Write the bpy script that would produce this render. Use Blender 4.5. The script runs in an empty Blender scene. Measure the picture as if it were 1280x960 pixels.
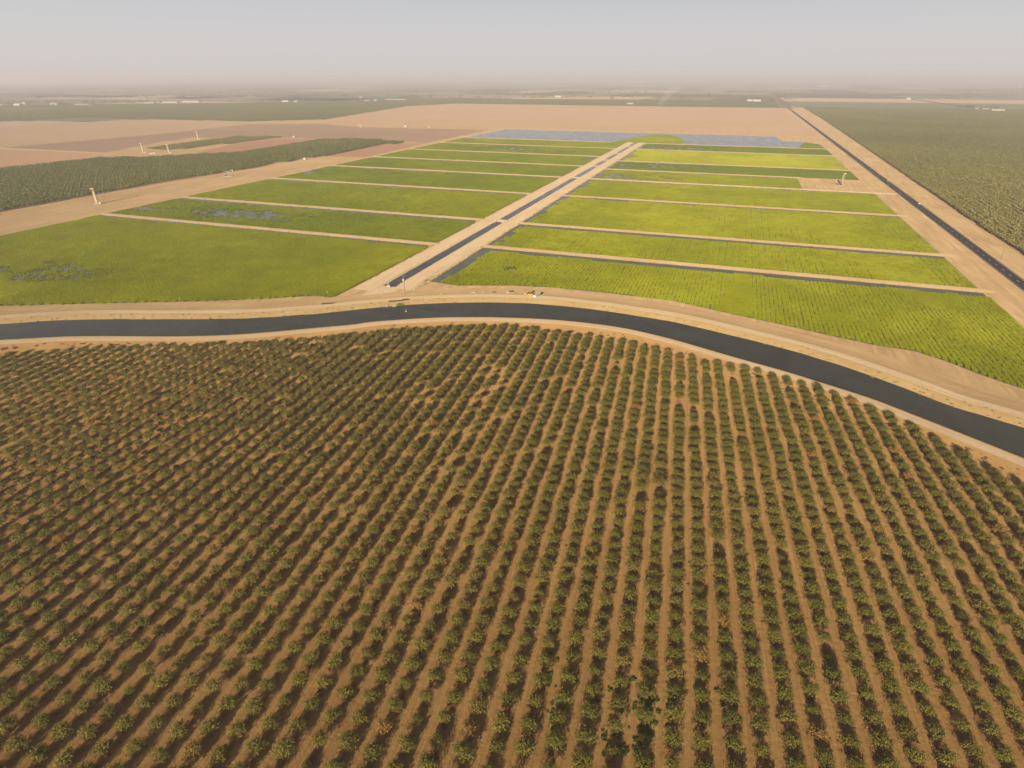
import bpy, math, random
from mathutils import Vector, Matrix, noise

rnd = random.Random(11)
R = math.radians
scene = bpy.context.scene

# ------------------------------------------------------------------ camera
CAM_H = 127.0
FPX = 745.0
PITCH = math.atan(383.0 / 745.0)
cd = bpy.data.cameras.new('camera')
cam = bpy.data.objects.new('camera', cd)
scene.collection.objects.link(cam)
cam.location = (0, 0, CAM_H)
cam.rotation_euler = (math.pi / 2 - PITCH, 0, 0)
cd.sensor_fit = 'HORIZONTAL'
cd.sensor_width = 36.0
cd.lens = FPX / 1280.0 * 36.0
cd.clip_start = 1.0
cd.clip_end = 120000.0
scene.camera = cam

# ------------------------------------------------------------------ sky and sun
SUN_EL = R(17)
SUN_AZ = R(19)          # shadows fall this far to the right of straight ahead
world = bpy.data.worlds.new('World')
scene.world = world
world.use_nodes = True
wn = world.node_tree
wn.nodes.clear()
sky = wn.nodes.new('ShaderNodeTexSky')
sky.sky_type = 'NISHITA'
sky.sun_disc = False
sky.sun_elevation = SUN_EL
sky.sun_rotation = math.pi - SUN_AZ
sky.altitude = 100
sky.air_density = 1.0
sky.dust_density = 5.0
sky.ozone_density = 1.5
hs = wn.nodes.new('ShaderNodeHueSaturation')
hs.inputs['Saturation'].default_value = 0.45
hs.inputs['Value'].default_value = 0.6      # upper sky dimmed on purpose to darken shadows on the ground
bgn = wn.nodes.new('ShaderNodeBackground')
bgn.inputs['Strength'].default_value = 0.05
wo = wn.nodes.new('ShaderNodeOutputWorld')
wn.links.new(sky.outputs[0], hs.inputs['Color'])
# dusty air all round the horizon: the clear sky fades into it with height, the same in every direction
wtc = wn.nodes.new('ShaderNodeTexCoord')
wsx = wn.nodes.new('ShaderNodeSeparateXYZ')
wn.links.new(wtc.outputs['Generated'], wsx.inputs[0])
wmr = wn.nodes.new('ShaderNodeMapRange')
wmr.interpolation_type = 'SMOOTHSTEP'
wmr.inputs['From Min'].default_value = 0.0
wmr.inputs['From Max'].default_value = 0.30
wmr.inputs['To Min'].default_value = 0.94
wmr.inputs['To Max'].default_value = 0.0
wn.links.new(wsx.outputs['Z'], wmr.inputs['Value'])
wmx = wn.nodes.new('ShaderNodeMix')
wmx.data_type = 'RGBA'
wmh = wn.nodes.new('ShaderNodeMix')          # warm dust low down, paler and cooler above
wmh.data_type = 'RGBA'
wmh.inputs['A'].default_value = (8.3, 7.5, 7.0, 1)
wmh.inputs['B'].default_value = (9.4, 9.65, 10.2, 1)
wmr2 = wn.nodes.new('ShaderNodeMapRange')
wmr2.inputs['From Min'].default_value = 0.0
wmr2.inputs['From Max'].default_value = 0.11
wn.links.new(wsx.outputs['Z'], wmr2.inputs['Value'])
wn.links.new(wmr2.outputs[0], wmh.inputs['Factor'])
wn.links.new(wmh.outputs['Result'], wmx.inputs['B'])
wn.links.new(wmr.outputs[0], wmx.inputs['Factor'])
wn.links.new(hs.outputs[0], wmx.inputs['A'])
wn.links.new(wmx.outputs['Result'], bgn.inputs[0])
wn.links.new(bgn.outputs[0], wo.inputs[0])

sl = bpy.data.lights.new('sun', 'SUN')
sl.energy = 5.0
sl.angle = R(0.6)
sl.color = (1.0, 0.83, 0.62)
so = bpy.data.objects.new('sun', sl)
scene.collection.objects.link(so)
so.location = (0, -100, 300)
so.rotation_euler = Vector((math.sin(SUN_AZ) * math.cos(SUN_EL), math.cos(SUN_AZ) * math.cos(SUN_EL),
                            -math.sin(SUN_EL))).to_track_quat('-Z', 'Y').to_euler()

scene.view_settings.view_transform = 'Standard'
scene.view_settings.look = 'None'
scene.view_settings.gamma = 1.0
scene.view_settings.use_curve_mapping = False
scene.view_settings.exposure = 0.7
scene.render.engine = 'CYCLES'
cy = scene.cycles
cy.use_denoising = True
cy.max_bounces = 5
cy.diffuse_bounces = 2
cy.glossy_bounces = 2
cy.transmission_bounces = 2
cy.volume_bounces = 1
cy.transparent_max_bounces = 4
cy.caustics_reflective = False
cy.caustics_refractive = False

# ------------------------------------------------------------------ pixel and grid helpers
SP, CP = math.sin(PITCH), math.cos(PITCH)


def G(px, py, z=0.0):
    """point at height z seen at a pixel of the 1280 x 960 photograph"""
    x = (px - 640) / FPX
    y = -(py - 480) / FPX
    ry = CP + y * SP
    rz = -SP + y * CP
    t = (z - CAM_H) / rz
    return (x * t, ry * t)


def project(p):
    dx, dy, dz = p[0], p[1], p[2] - CAM_H
    zc = dy * CP - dz * SP
    yc = dy * SP + dz * CP
    if zc < 1:
        return (9999, 9999, zc)
    return (640 + FPX * dx / zc, 480 - FPX * yc / zc, zc)


HZ = math.hypot(745, 383)
TH = math.atan((935 - 640) / HZ)        # direction of the field grid
TR = math.atan((855 - 640) / HZ)        # direction of the near orchard rows


def to_local(p, th):
    return (p[0] * math.cos(th) - p[1] * math.sin(th), p[0] * math.sin(th) + p[1] * math.cos(th))


def to_world(p, th):
    return (p[0] * math.cos(th) + p[1] * math.sin(th), -p[0] * math.sin(th) + p[1] * math.cos(th))


def ST(px, py, z=0.0):
    return to_local(G(px, py, z), TH)


def inside(p, poly):
    x, y = p
    c = False
    j = len(poly) - 1
    for i in range(len(poly)):
        xi, yi = poly[i]
        xj, yj = poly[j]
        if (yi > y) != (yj > y) and x < (xj - xi) * (y - yi) / (yj - yi) + xi:
            c = not c
        j = i
    return c


def spline(pts, step):
    """evenly spaced points on a Catmull-Rom curve through pts"""
    P = [Vector(p) for p in pts]
    P = [P[0] * 2 - P[1]] + P + [P[-1] * 2 - P[-2]]
    dense = []
    for i in range(1, len(P) - 2):
        for k in range(24):
            t = k / 24
            a, b, c, d = P[i - 1], P[i], P[i + 1], P[i + 2]
            dense.append(0.5 * ((2 * b) + (c - a) * t + (2 * a - 5 * b + 4 * c - d) * t * t + (3 * b - a - 3 * c + d) * t ** 3))
    dense.append(P[-2])
    for _ in range(30):      # soften the wobble of the trace
        dense = [dense[0]] + [(dense[i - 1] + dense[i] * 2 + dense[i + 1]) / 4 for i in range(1, len(dense) - 1)] + [dense[-1]]
    out = [dense[0]]
    acc = 0.0
    for i in range(1, len(dense)):
        acc += (dense[i] - dense[i - 1]).length
        if acc >= step:
            out.append(dense[i])
            acc = 0.0
    out.append(dense[-1])
    return out


# ------------------------------------------------------------------ object helpers
def tag(o, label=None, cat=None, group=None, kind=None):
    if label:
        o['label'] = label
    if cat:
        o['category'] = cat
    if group:
        o['group'] = group
    if kind:
        o['kind'] = kind
    return o


def link(o, parent=None):
    scene.collection.objects.link(o)
    if parent is not None:
        o.parent = parent
    return o


def empty(name, loc=(0, 0, 0), rz=0.0):
    o = bpy.data.objects.new(name, None)
    o.location = loc
    o.rotation_euler = (0, 0, rz)
    o.empty_display_size = 0.5
    return link(o)


class MB:
    """collects shapes and links them as one mesh object"""

    def __init__(self):
        self.v, self.f, self.m, self.mats, self.cur = [], [], [], [], 0

    def mat(self, m):
        if m not in self.mats:
            self.mats.append(m)
        self.cur = self.mats.index(m)
        return self

    def add(self, vs, fs):
        b = len(self.v)
        self.v += [tuple(x) for x in vs]
        for f in fs:
            self.f.append(tuple(b + i for i in f))
            self.m.append(self.cur)
        return self

    def box(self, c, s, rot=None, taper=1.0, tapery=None):
        ty = taper if tapery is None else tapery
        hx, hy, hz = s[0] / 2, s[1] / 2, s[2] / 2
        vs = [Vector((sx * hx * (taper if z > 0 else 1), sy * hy * (ty if z > 0 else 1), z * hz))
              for z in (-1, 1) for sx, sy in ((-1, -1), (1, -1), (1, 1), (-1, 1))]
        if rot is not None:
            vs = [rot @ v for v in vs]
        vs = [v + Vector(c) for v in vs]
        return self.add(vs, [(3, 2, 1, 0), (4, 5, 6, 7), (0, 1, 5, 4), (1, 2, 6, 5), (2, 3, 7, 6), (3, 0, 4, 7)])

    def tube(self, p0, p1, r0, r1=None, n=8, cap=True):
        r1 = r0 if r1 is None else r1
        p0, p1 = Vector(p0), Vector(p1)
        d = (p1 - p0).normalized()
        a = d.orthogonal().normalized()
        b = d.cross(a)
        vs = []
        for p, r in ((p0, r0), (p1, r1)):
            for k in range(n):
                t = 2 * math.pi * k / n
                vs.append(p + (a * math.cos(t) + b * math.sin(t)) * r)
        fs = [(k, (k + 1) % n, n + (k + 1) % n, n + k) for k in range(n)]
        if cap:
            fs += [tuple(range(n - 1, -1, -1)), tuple(range(n, 2 * n))]
        return self.add(vs, fs)

    def prism(self, prof, y0, y1, ax='y'):
        """profile in (x, z) pulled along y (or (y, z) along x)"""
        n = len(prof)
        if ax == 'y':
            vs = [(x, y0, z) for x, z in prof] + [(x, y1, z) for x, z in prof]
        else:
            vs = [(y0, x, z) for x, z in prof] + [(y1, x, z) for x, z in prof]
        fs = [(k, (k + 1) % n, n + (k + 1) % n, n + k) for k in range(n)]
        fs += [tuple(range(n - 1, -1, -1)), tuple(range(n, 2 * n))]
        return self.add(vs, fs)

    def mesh(self, name, smooth=False):
        me = bpy.data.meshes.new(name)
        me.from_pydata(self.v, [], self.f)
        for m in self.mats:
            me.materials.append(m)
        me.polygons.foreach_set('material_index', self.m)
        if smooth:
            me.polygons.foreach_set('use_smooth', [True] * len(self.f))
        me.update()
        return me

    def build(self, name, mat=None, parent=None, loc=(0, 0, 0), rz=0.0, smooth=False):
        if mat is not None and not self.mats:
            self.mats = [mat]
        o = bpy.data.objects.new(name, self.mesh(name, smooth))
        o.location = loc
        o.rotation_euler = (0, 0, rz)
        return link(o, parent)


def copy_tree(o, parent=None):
    c = o.copy()
    link(c, None)
    c.parent = parent
    for ch in o.children:
        copy_tree(ch, c)
    return c


def sheet(name, poly, z, mat, th=0.0, kind='structure', label=None, cat=None):
    """flat polygon in local coordinates of a frame turned by th"""
    mb = MB()
    mb.add([(p[0], p[1], 0) for p in poly], [tuple(range(len(poly)))])
    # keep it facing up
    a = sum(poly[i - 1][0] * poly[i][1] - poly[i][0] * poly[i - 1][1] for i in range(len(poly)))
    if a < 0:
        mb.f = [tuple(reversed(mb.f[0]))]
    o = mb.build(name, mat, None, (0, 0, z), -th)
    return tag(o, label, cat, None, kind)


# ------------------------------------------------------------------ materials
class NT:
    def __init__(self, name):
        self.m = bpy.data.materials.new(name)
        self.m.use_nodes = True
        self.t = self.m.node_tree
        self.b = self.t.nodes['Principled BSDF']
        self.out = self.t.nodes['Material Output']
        self.b.inputs['Specular IOR Level'].default_value = 0.2
        self.tc = None

    def n(self, typ, **kw):
        x = self.t.nodes.new(typ)
        for k, v in kw.items():
            setattr(x, k, v)
        return x

    def l(self, a, b):
        self.t.links.new(a, b)

    def coord(self, scale=(1, 1, 1), rot=0.0, world=False):
        if world:
            src = self.n('ShaderNodeNewGeometry').outputs['Position']
        else:
            if self.tc is None:
                self.tc = self.n('ShaderNodeTexCoord')
            src = self.tc.outputs['Object']
        mp = self.n('ShaderNodeMapping')
        mp.inputs['Scale'].default_value = scale
        mp.inputs['Rotation'].default_value = (0, 0, rot)
        self.l(src, mp.inputs['Vector'])
        return mp.outputs[0]

    def uv(self, scale):
        src = self.n('ShaderNodeUVMap', uv_map='along')
        mp = self.n('ShaderNodeMapping')
        mp.inputs['Scale'].default_value = scale
        self.l(src.outputs[0], mp.inputs['Vector'])
        return mp.outputs[0]

    def noise(self, scale, detail=4, rough=0.6, vec=None, dist=0.0):
        x = self.n('ShaderNodeTexNoise')
        x.inputs['Scale'].default_value = scale
        x.inputs['Detail'].default_value = detail
        x.inputs['Roughness'].default_value = rough
        x.inputs['Distortion'].default_value = dist
        self.l(vec if vec is not None else self.coord(), x.inputs['Vector'])
        return x.outputs['Fac']

    def ramp(self, fac, lo, hi, a=0.0, b=1.0):
        x = self.n('ShaderNodeMapRange', clamp=True)
        x.inputs['From Min'].default_value = lo
        x.inputs['From Max'].default_value = hi
        x.inputs['To Min'].default_value = a
        x.inputs['To Max'].default_value = b
        self.l(fac, x.inputs['Value'])
        return x.outputs['Result']

    def math(self, op, a, b=None, c=None):
        x = self.n('ShaderNodeMath', operation=op)
        for i, v in enumerate((a, b, c)):
            if v is None:
                continue
            if isinstance(v, (int, float)):
                x.inputs[i].default_value = v
            else:
                self.l(v, x.inputs[i])
        return x.outputs[0]

    def mix(self, fac, a, b):
        x = self.n('ShaderNodeMix', data_type='RGBA')
        for s, v in ((x.inputs['Factor'], fac), (x.inputs['A'], a), (x.inputs['B'], b)):
            if isinstance(v, (int, float)):
                s.default_value = v
            elif isinstance(v, tuple):
                s.default_value = (v[0], v[1], v[2], 1)
            else:
                self.l(v, s)
        return x.outputs['Result']

    def bump(self, h, strength=0.5, dist=0.1):
        x = self.n('ShaderNodeBump')
        x.inputs['Strength'].default_value = strength
        x.inputs['Distance'].default_value = dist
        self.l(h, x.inputs['Height'])
        self.l(x.outputs[0], self.b.inputs['Normal'])

    def col(self, c):
        if isinstance(c, tuple):
            self.b.inputs['Base Color'].default_value = (c[0], c[1], c[2], 1)
        else:
            self.l(c, self.b.inputs['Base Color'])

    def set(self, **kw):
        for k, v in kw.items():
            self.b.inputs[k].default_value = v
        return self


def plain(name, c, rough=0.6, metal=0.0, var=0.12, scale=3.0):
    m = NT(name)
    f = m.noise(scale, 3)
    m.col(m.mix(m.ramp(f, 0.3, 0.7), tuple(x * (1 - var) for x in c), tuple(min(1, x * (1 + var)) for x in c)))
    m.set(Roughness=rough, Metallic=metal)
    return m.m


def soil(name, a, b, big=0.01, fine=0.25, streak=None, streak_amt=0.35, dark=None, bump=0.6):
    """bare earth: broad drift, fine grain and, along y, the lines left by wheels and tools"""
    m = NT(name)
    f1 = m.noise(big, 5, 0.62)
    c = m.mix(m.ramp(f1, 0.32, 0.68), a, b)
    f2 = m.noise(fine, 5, 0.7)
    c = m.mix(m.ramp(f2, 0.35, 0.75, 0, 0.45), c, tuple(x * 0.72 for x in a))
    if streak:
        f3 = m.noise(1.0, 4, 0.6, m.coord(streak))
        c = m.mix(m.ramp(f3, 0.45, 0.72, 0, streak_amt), c, dark if dark else tuple(x * 0.62 for x in a))
        f4 = m.noise(1.0, 3, 0.5, m.coord(tuple(x * 1.7 for x in streak)))
        c = m.mix(m.ramp(f4, 0.52, 0.75, 0, streak_amt), c, tuple(min(1, x * 1.25) for x in b))
    m.col(c)
    m.set(Roughness=1.0)
    m.b.inputs['Diffuse Roughness'].default_value = 1.0
    m.b.inputs['Specular IOR Level'].default_value = 0.05
    m.bump(f2, bump, 0.4)
    return m.m


M = {}
M['dirt'] = soil('bare_dirt', (0.262, 0.178, 0.092), (0.345, 0.250, 0.138), 0.018, 0.3, (0.22, 0.012, 1), 0.55)
M['road_dirt'] = soil('pale_packed_dirt', (0.343, 0.264, 0.170), (0.383, 0.304, 0.204), 0.02, 0.3, (0.5, 0.01, 1), 0.25)
M['levee'] = soil('levee_earth', (0.313, 0.231, 0.119), (0.354, 0.272, 0.154), 0.02, 0.4, (0.02, 0.6, 1), 0.3)
M['bank'] = soil('canal_bank_earth', (0.30, 0.212, 0.095), (0.35, 0.262, 0.128), 0.04, 0.35)
M['bank_near'] = soil('near_bank_earth', (0.285, 0.172, 0.066), (0.345, 0.222, 0.098), 0.05, 0.35)



def track_soil(name, a, b):
    """earth road: wheel ruts and grader lines run along the strip (uv x across, y along, in metres)"""
    m = NT(name)
    c = m.mix(m.ramp(m.noise(0.03, 5, 0.65), 0.3, 0.7), a, b)
    f = m.noise(1.0, 4, 0.65, m.uv((1.3, 0.015, 1)))
    c = m.mix(m.ramp(f, 0.46, 0.62, 0, 0.65), c, tuple(x * 0.68 for x in a))
    f = m.noise(1.0, 3, 0.6, m.uv((2.1, 0.03, 1)))
    c = m.mix(m.ramp(f, 0.55, 0.72, 0, 0.5), c, tuple(min(1, x * 1.25) for x in b))
    g = m.noise(0.4, 4, 0.7)
    c = m.mix(m.ramp(g, 0.5, 0.75, 0, 0.4), c, tuple(x * 0.7 for x in a))
    m.col(c)
    m.set(Roughness=1.0)
    m.b.inputs['Diffuse Roughness'].default_value = 1.0
    m.b.inputs['Specular IOR Level'].default_value = 0.05
    m.bump(g, 0.5, 0.3)
    return m.m


M['track'] = track_soil('wheel_marked_dirt', (0.35, 0.265, 0.165), (0.39, 0.31, 0.205))
M['bank_track'] = track_soil('graded_bank_dirt', (0.27, 0.185, 0.095), (0.34, 0.245, 0.135))


def field_soil(name, a, b, per=4.0, amt=0.35, turned=False):
    m = NT(name)
    f1 = m.noise(0.004, 5, 0.6)
    c = m.mix(m.ramp(f1, 0.3, 0.7), a, b)
    st_ = (0.12, 0.004, 1) if not turned else (0.004, 0.12, 1)
    f3 = m.noise(1.0, 4, 0.6, m.coord(st_))
    c = m.mix(m.ramp(f3, 0.4, 0.7, 0, amt), c, tuple(x * 0.7 for x in a))
    f2 = m.noise(0.1, 4, 0.7)
    c = m.mix(m.ramp(f2, 0.4, 0.75, 0, 0.4), c, tuple(x * 0.8 for x in b))
    m.col(c)
    m.set(Roughness=1.0)
    m.b.inputs['Diffuse Roughness'].default_value = 1.0
    m.b.inputs['Specular IOR Level'].default_value = 0.05
    return m.m


M['peach'] = field_soil('fallow_peach_soil', (0.273, 0.179, 0.109), (0.304, 0.211, 0.132))
M['tan'] = field_soil('fallow_tan_soil', (0.260, 0.179, 0.109), (0.291, 0.208, 0.132))
M['mauve'] = field_soil('plowed_mauve_soil', (0.176, 0.117, 0.080), (0.214, 0.148, 0.104), turned=True)
M['redtan'] = field_soil('reddish_soil', (0.270, 0.164, 0.096), (0.300, 0.195, 0.120))
M['redbrown'] = field_soil('red_brown_soil', (0.217, 0.121, 0.076), (0.247, 0.148, 0.096))

# far farmland
m = NT('far_farmland')
c = m.mix(m.ramp(m.noise(0.0011, 5, 0.65), 0.35, 0.65), (0.085, 0.095, 0.045), (0.19, 0.15, 0.085))
c = m.mix(m.ramp(m.noise(0.006, 4, 0.7), 0.45, 0.7, 0, 0.6), c, (0.06, 0.075, 0.035))
m.col(c)
m.set(Roughness=1.0)
m.b.inputs['Specular IOR Level'].default_value = 0.0
M['far'] = m.m
FAR = []
for k, (a, b) in enumerate([((0.075, 0.09, 0.04), (0.10, 0.11, 0.055)), ((0.11, 0.115, 0.06), (0.14, 0.135, 0.075)),
                            ((0.25, 0.185, 0.12), (0.30, 0.225, 0.15)), ((0.16, 0.135, 0.08), (0.19, 0.155, 0.10))]):
    FAR.append(field_soil('far_field_soil_%d' % k, a, b))

# asphalt
m = NT('asphalt')
c = m.mix(m.ramp(m.noise(0.03, 4), 0.3, 0.7), (0.040, 0.036, 0.036), (0.058, 0.052, 0.050))
c = m.mix(m.ramp(m.noise(1.0, 4, 0.6, m.coord((0.9, 0.01, 1))), 0.45, 0.7, 0, 0.5), c, (0.032, 0.030, 0.030))
m.col(c)
m.set(Roughness=0.85)
M['asphalt'] = m.m
M['paint_white'] = plain('road_paint_white', (0.62, 0.60, 0.55), 0.7)
M['paint_yellow'] = plain('road_paint_yellow', (0.60, 0.42, 0.16), 0.7)


def water(name, c, rough, amp, sc):
    """still water: patches of wind ripple change its sheen, silt drifts through it"""
    m = NT(name)
    m.col(m.mix(m.ramp(m.noise(0.03, 5, 0.65, None, 0.6), 0.35, 0.65), c, tuple(x * 1.5 for x in c)))
    m.set(IOR=1.33)
    m.l(m.ramp(m.noise(0.05, 4, 0.6, m.coord((1, 2.2, 1))), 0.4, 0.65, rough * 0.5, rough * 2.4), m.b.inputs['Roughness'])
    m.b.inputs['Specular IOR Level'].default_value = 0.5
    h = m.math('ADD', m.noise(sc, 4, 0.65), m.math('MULTIPLY', m.noise(sc * 0.22, 3, 0.5), 1.5))
    m.bump(h, amp, 0.09)
    return m.m


M['canal_water'] = water('canal_water', (0.046, 0.049, 0.042), 0.10, 0.5, 0.8)
M['ditch_water'] = water('ditch_water', (0.062, 0.062, 0.068), 0.10, 0.25, 0.8)
M['paddy_water'] = water('paddy_water', (0.105, 0.110, 0.070), 0.15, 0.2, 0.9)
M['lake_water'] = water('flooded_field_water', (0.12, 0.13, 0.13), 0.12, 0.05, 0.3)

# orchard floor: local x runs across the rows, y along them
ROW = 6.085
SPACE = 5.45
ROW0 = to_local(G(910, 850, 2.0), TR)[0]
m = NT('orchard_soil')
f1 = m.noise(0.03, 5, 0.6)
c = m.mix(m.ramp(f1, 0.3, 0.7), (0.300, 0.180, 0.064), (0.365, 0.230, 0.090))
f2 = m.noise(0.5, 5, 0.72)
c = m.mix(m.ramp(f2, 0.4, 0.75, 0, 0.5), c, (0.225, 0.118, 0.038))
f3 = m.noise(1.0, 4, 0.6, m.coord((1.1, 0.035, 1)))
c = m.mix(m.ramp(f3, 0.48, 0.72, 0, 0.4), c, (0.23, 0.120, 0.038))
f4 = m.noise(1.0, 3, 0.6, m.coord((1.6, 0.05, 1)))
c = m.mix(m.ramp(f4, 0.55, 0.75, 0, 0.45), c, (0.50, 0.315, 0.125))
sx = m.n('ShaderNodeSeparateXYZ')
m.l(m.coord(), sx.inputs[0])
xr = m.math('SUBTRACT', sx.outputs['X'], ROW0)
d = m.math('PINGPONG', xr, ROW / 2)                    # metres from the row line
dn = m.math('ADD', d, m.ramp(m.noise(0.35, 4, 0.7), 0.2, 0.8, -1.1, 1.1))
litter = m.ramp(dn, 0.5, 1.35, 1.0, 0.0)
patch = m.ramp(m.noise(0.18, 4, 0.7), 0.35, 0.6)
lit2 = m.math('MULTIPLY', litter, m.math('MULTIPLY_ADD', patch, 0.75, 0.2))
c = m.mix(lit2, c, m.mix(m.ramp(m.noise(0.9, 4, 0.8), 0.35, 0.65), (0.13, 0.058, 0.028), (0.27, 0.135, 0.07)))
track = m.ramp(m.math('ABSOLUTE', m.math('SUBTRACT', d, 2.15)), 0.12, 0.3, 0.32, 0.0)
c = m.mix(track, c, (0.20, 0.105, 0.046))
salt = m.math('MULTIPLY', m.ramp(m.noise(0.09, 5, 0.75), 0.64, 0.72), m.ramp(m.math('ABSOLUTE', m.math('SUBTRACT', dn, 1.5)), 0.15, 0.7, 0.75, 0.0))
c = m.mix(salt, c, (0.62, 0.52, 0.42))
crumb = m.ramp(m.noise(1.6, 2, 0.9), 0.70, 0.76, 0, 0.55)
c = m.mix(crumb, c, (0.13, 0.07, 0.035))
lane = m.noise(1.0, 3, 0.6, m.coord((0.13, 0.006, 1)))
c = m.mix(m.ramp(lane, 0.5, 0.75, 0, 0.38), c, (0.21, 0.115, 0.045))
c = m.mix(m.ramp(lane, 0.45, 0.25, 0, 0.16), c, (0.46, 0.30, 0.125))
m.col(c)
m.set(Roughness=1.0)
m.b.inputs['Diffuse Roughness'].default_value = 1.0
m.b.inputs['Specular IOR Level'].default_value = 0.03
m.bump(f2, 0.7, 0.35)
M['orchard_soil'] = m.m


def leafmat(name, stops, trans=0.25, nscale=0.8, jitter=0.35):
    """leaf colour by the plant's own tone (0 to 1) with a brightness mottle of chosen strength from clump to clump"""
    m = NT(name)
    at = m.n('ShaderNodeAttribute', attribute_type='INSTANCER', attribute_name='tone')
    cr = m.n('ShaderNodeValToRGB')
    els = cr.color_ramp.elements
    while len(els) < len(stops):
        els.new(0.5)
    for e, (p, col) in zip(els, stops):
        e.position = p
        e.color = (col[0], col[1], col[2], 1)
    m.l(at.outputs['Fac'], cr.inputs[0])
    f = m.noise(nscale, 3, 0.7, m.coord(world=True))
    hsv = m.n('ShaderNodeHueSaturation')
    m.l(cr.outputs[0], hsv.inputs['Color'])
    m.l(m.ramp(f, 0.25, 0.75, 1 - jitter, 1 + jitter), hsv.inputs['Value'])
    m.l(m.ramp(f, 0.25, 0.75, 0.49, 0.51), hsv.inputs['Hue'])
    m.col(hsv.outputs[0])
    m.set(Roughness=0.55)
    m.b.inputs['Specular IOR Level'].default_value = 0.25
    if trans:
        tr = m.n('ShaderNodeBsdfTranslucent')
        m.l(hsv.outputs[0], tr.inputs[0])
        mx = m.n('ShaderNodeMixShader')
        mx.inputs[0].default_value = trans
        m.l(m.b.outputs[0], mx.inputs[1])
        m.l(tr.outputs[0], mx.inputs[2])
        m.l(mx.outputs[0], m.out.inputs[0])
    return m.m


M['leaf'] = leafmat('orchard_leaf', [(0.0, (0.115, 0.112, 0.018)), (0.5, (0.165, 0.152, 0.023)),
                                     (0.8, (0.215, 0.170, 0.036)), (1.0, (0.33, 0.185, 0.045))], 0.12, 1.7, 0.5)  # strong mottle paints in lit and shaded leaf clumps besides leaf tone
M['leaf_far'] = leafmat('far_orchard_leaf', [(0.0, (0.105, 0.130, 0.026)), (0.5, (0.235, 0.222, 0.056)), (1.0, (0.34, 0.26, 0.085))], 0.2, 0.3)
M['rice'] = leafmat('rice_leaf', [(0.0, (0.42, 0.43, 0.018)), (0.35, (0.255, 0.280, 0.003)), (0.7, (0.158, 0.202, 0.005)), (1.0, (0.115, 0.150, 0.022))], 0.3, 0.05, 0.15)
M['rice'].node_tree.nodes['Principled BSDF'].inputs['Specular IOR Level'].default_value = 0.06
M['weed'] = leafmat('green_weed_leaf', [(0.0, (0.11, 0.17, 0.025)), (1.0, (0.19, 0.22, 0.035))], 0.25)
M['dry'] = leafmat('dry_weed', [(0.0, (0.14, 0.070, 0.032)), (0.5, (0.20, 0.095, 0.045)), (1.0, (0.45, 0.32, 0.13))], 0.1, 1.2, 0.4)
M['bark'] = plain('bark', (0.16, 0.11, 0.075), 0.95, 0, 0.3, 6)
M['white'] = plain('white_paint', (0.52, 0.50, 0.46), 0.5)
M['cream'] = plain('cream_paint', (0.44, 0.355, 0.24), 0.6)
M['grey'] = plain('grey_steel', (0.28, 0.27, 0.25), 0.5, 0.3)
M['dark'] = plain('dark_steel', (0.07, 0.062, 0.055), 0.6, 0.2)
M['rubber'] = plain('rubber', (0.03, 0.03, 0.03), 0.9)
M['glass'] = NT('window_glass').set(Roughness=0.08).m
M['glass'].node_tree.nodes['Principled BSDF'].inputs['Base Color'].default_value = (0.04, 0.05, 0.055, 1)
M['glass'].node_tree.nodes['Principled BSDF'].inputs['Specular IOR Level'].default_value = 0.6
M['yellow'] = plain('machine_yellow', (0.62, 0.36, 0.04), 0.5)
M['wood'] = plain('weathered_wood', (0.20, 0.15, 0.10), 0.95, 0, 0.25)
M['concrete'] = plain('pale_concrete', (0.40, 0.36, 0.30), 0.9)
M['roof'] = plain('pale_metal_roof', (0.42, 0.395, 0.355), 0.5)
M['roof_red'] = plain('dull_brown_roof', (0.26, 0.18, 0.13), 0.8)
M['wall'] = plain('shed_wall', (0.40, 0.35, 0.28), 0.8)

# ------------------------------------------------------------------ the land
gm = MB()
GX = 26000
gm.add([(-GX, -1500, 0), (GX, -1500, 0), (GX, GX, 0), (-GX, GX, 0)], [(0, 1, 2, 3)])
tag(gm.build('ground', M['far'], None, (0, 0, -0.3), 0), kind='structure')

# bare earth of the farm between the orchards
sheet('dirt_ground', [(-1900, -700), (222, -700), (222, 3300), (-1900, 3300)], 0.0, M['dirt'], TH)

# right of the paved road
sheet('dirt_verge', [(222, -300), (246, -300), (275, 3600), (222, 3600)], 0.02, M['dirt'], TH)

# orchard floor (near)
row_end_px = [(-160, 461), (-60, 451), (0, 446), (60, 441), (110, 437), (200, 434), (300, 431), (380, 426), (440, 420),
              (500, 414), (560, 410), (600, 409), (660, 412), (720, 420), (780, 429), (830, 441), (870, 449), (920, 459), (970, 471),
              (1030, 488), (1070, 503), (1120, 523), (1160, 545), (1200, 566), (1240, 588), (1285, 612), (1330, 638), (1400, 676)]
row_end = [to_local(G(px, py, 1.5), TR) for px, py in row_end_px]
soil_top = [to_local(G(px, py - 4), TR) for px, py in row_end_px]
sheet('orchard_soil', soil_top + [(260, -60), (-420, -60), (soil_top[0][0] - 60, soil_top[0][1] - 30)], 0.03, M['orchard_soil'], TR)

# fields far left, the big fallow field and the strips between, traced on the ground
def traced(name, px, z, mat, zpix=0.0):
    return sheet(name, [ST(a, b, zpix) for a, b in px], z, mat, TH)


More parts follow.
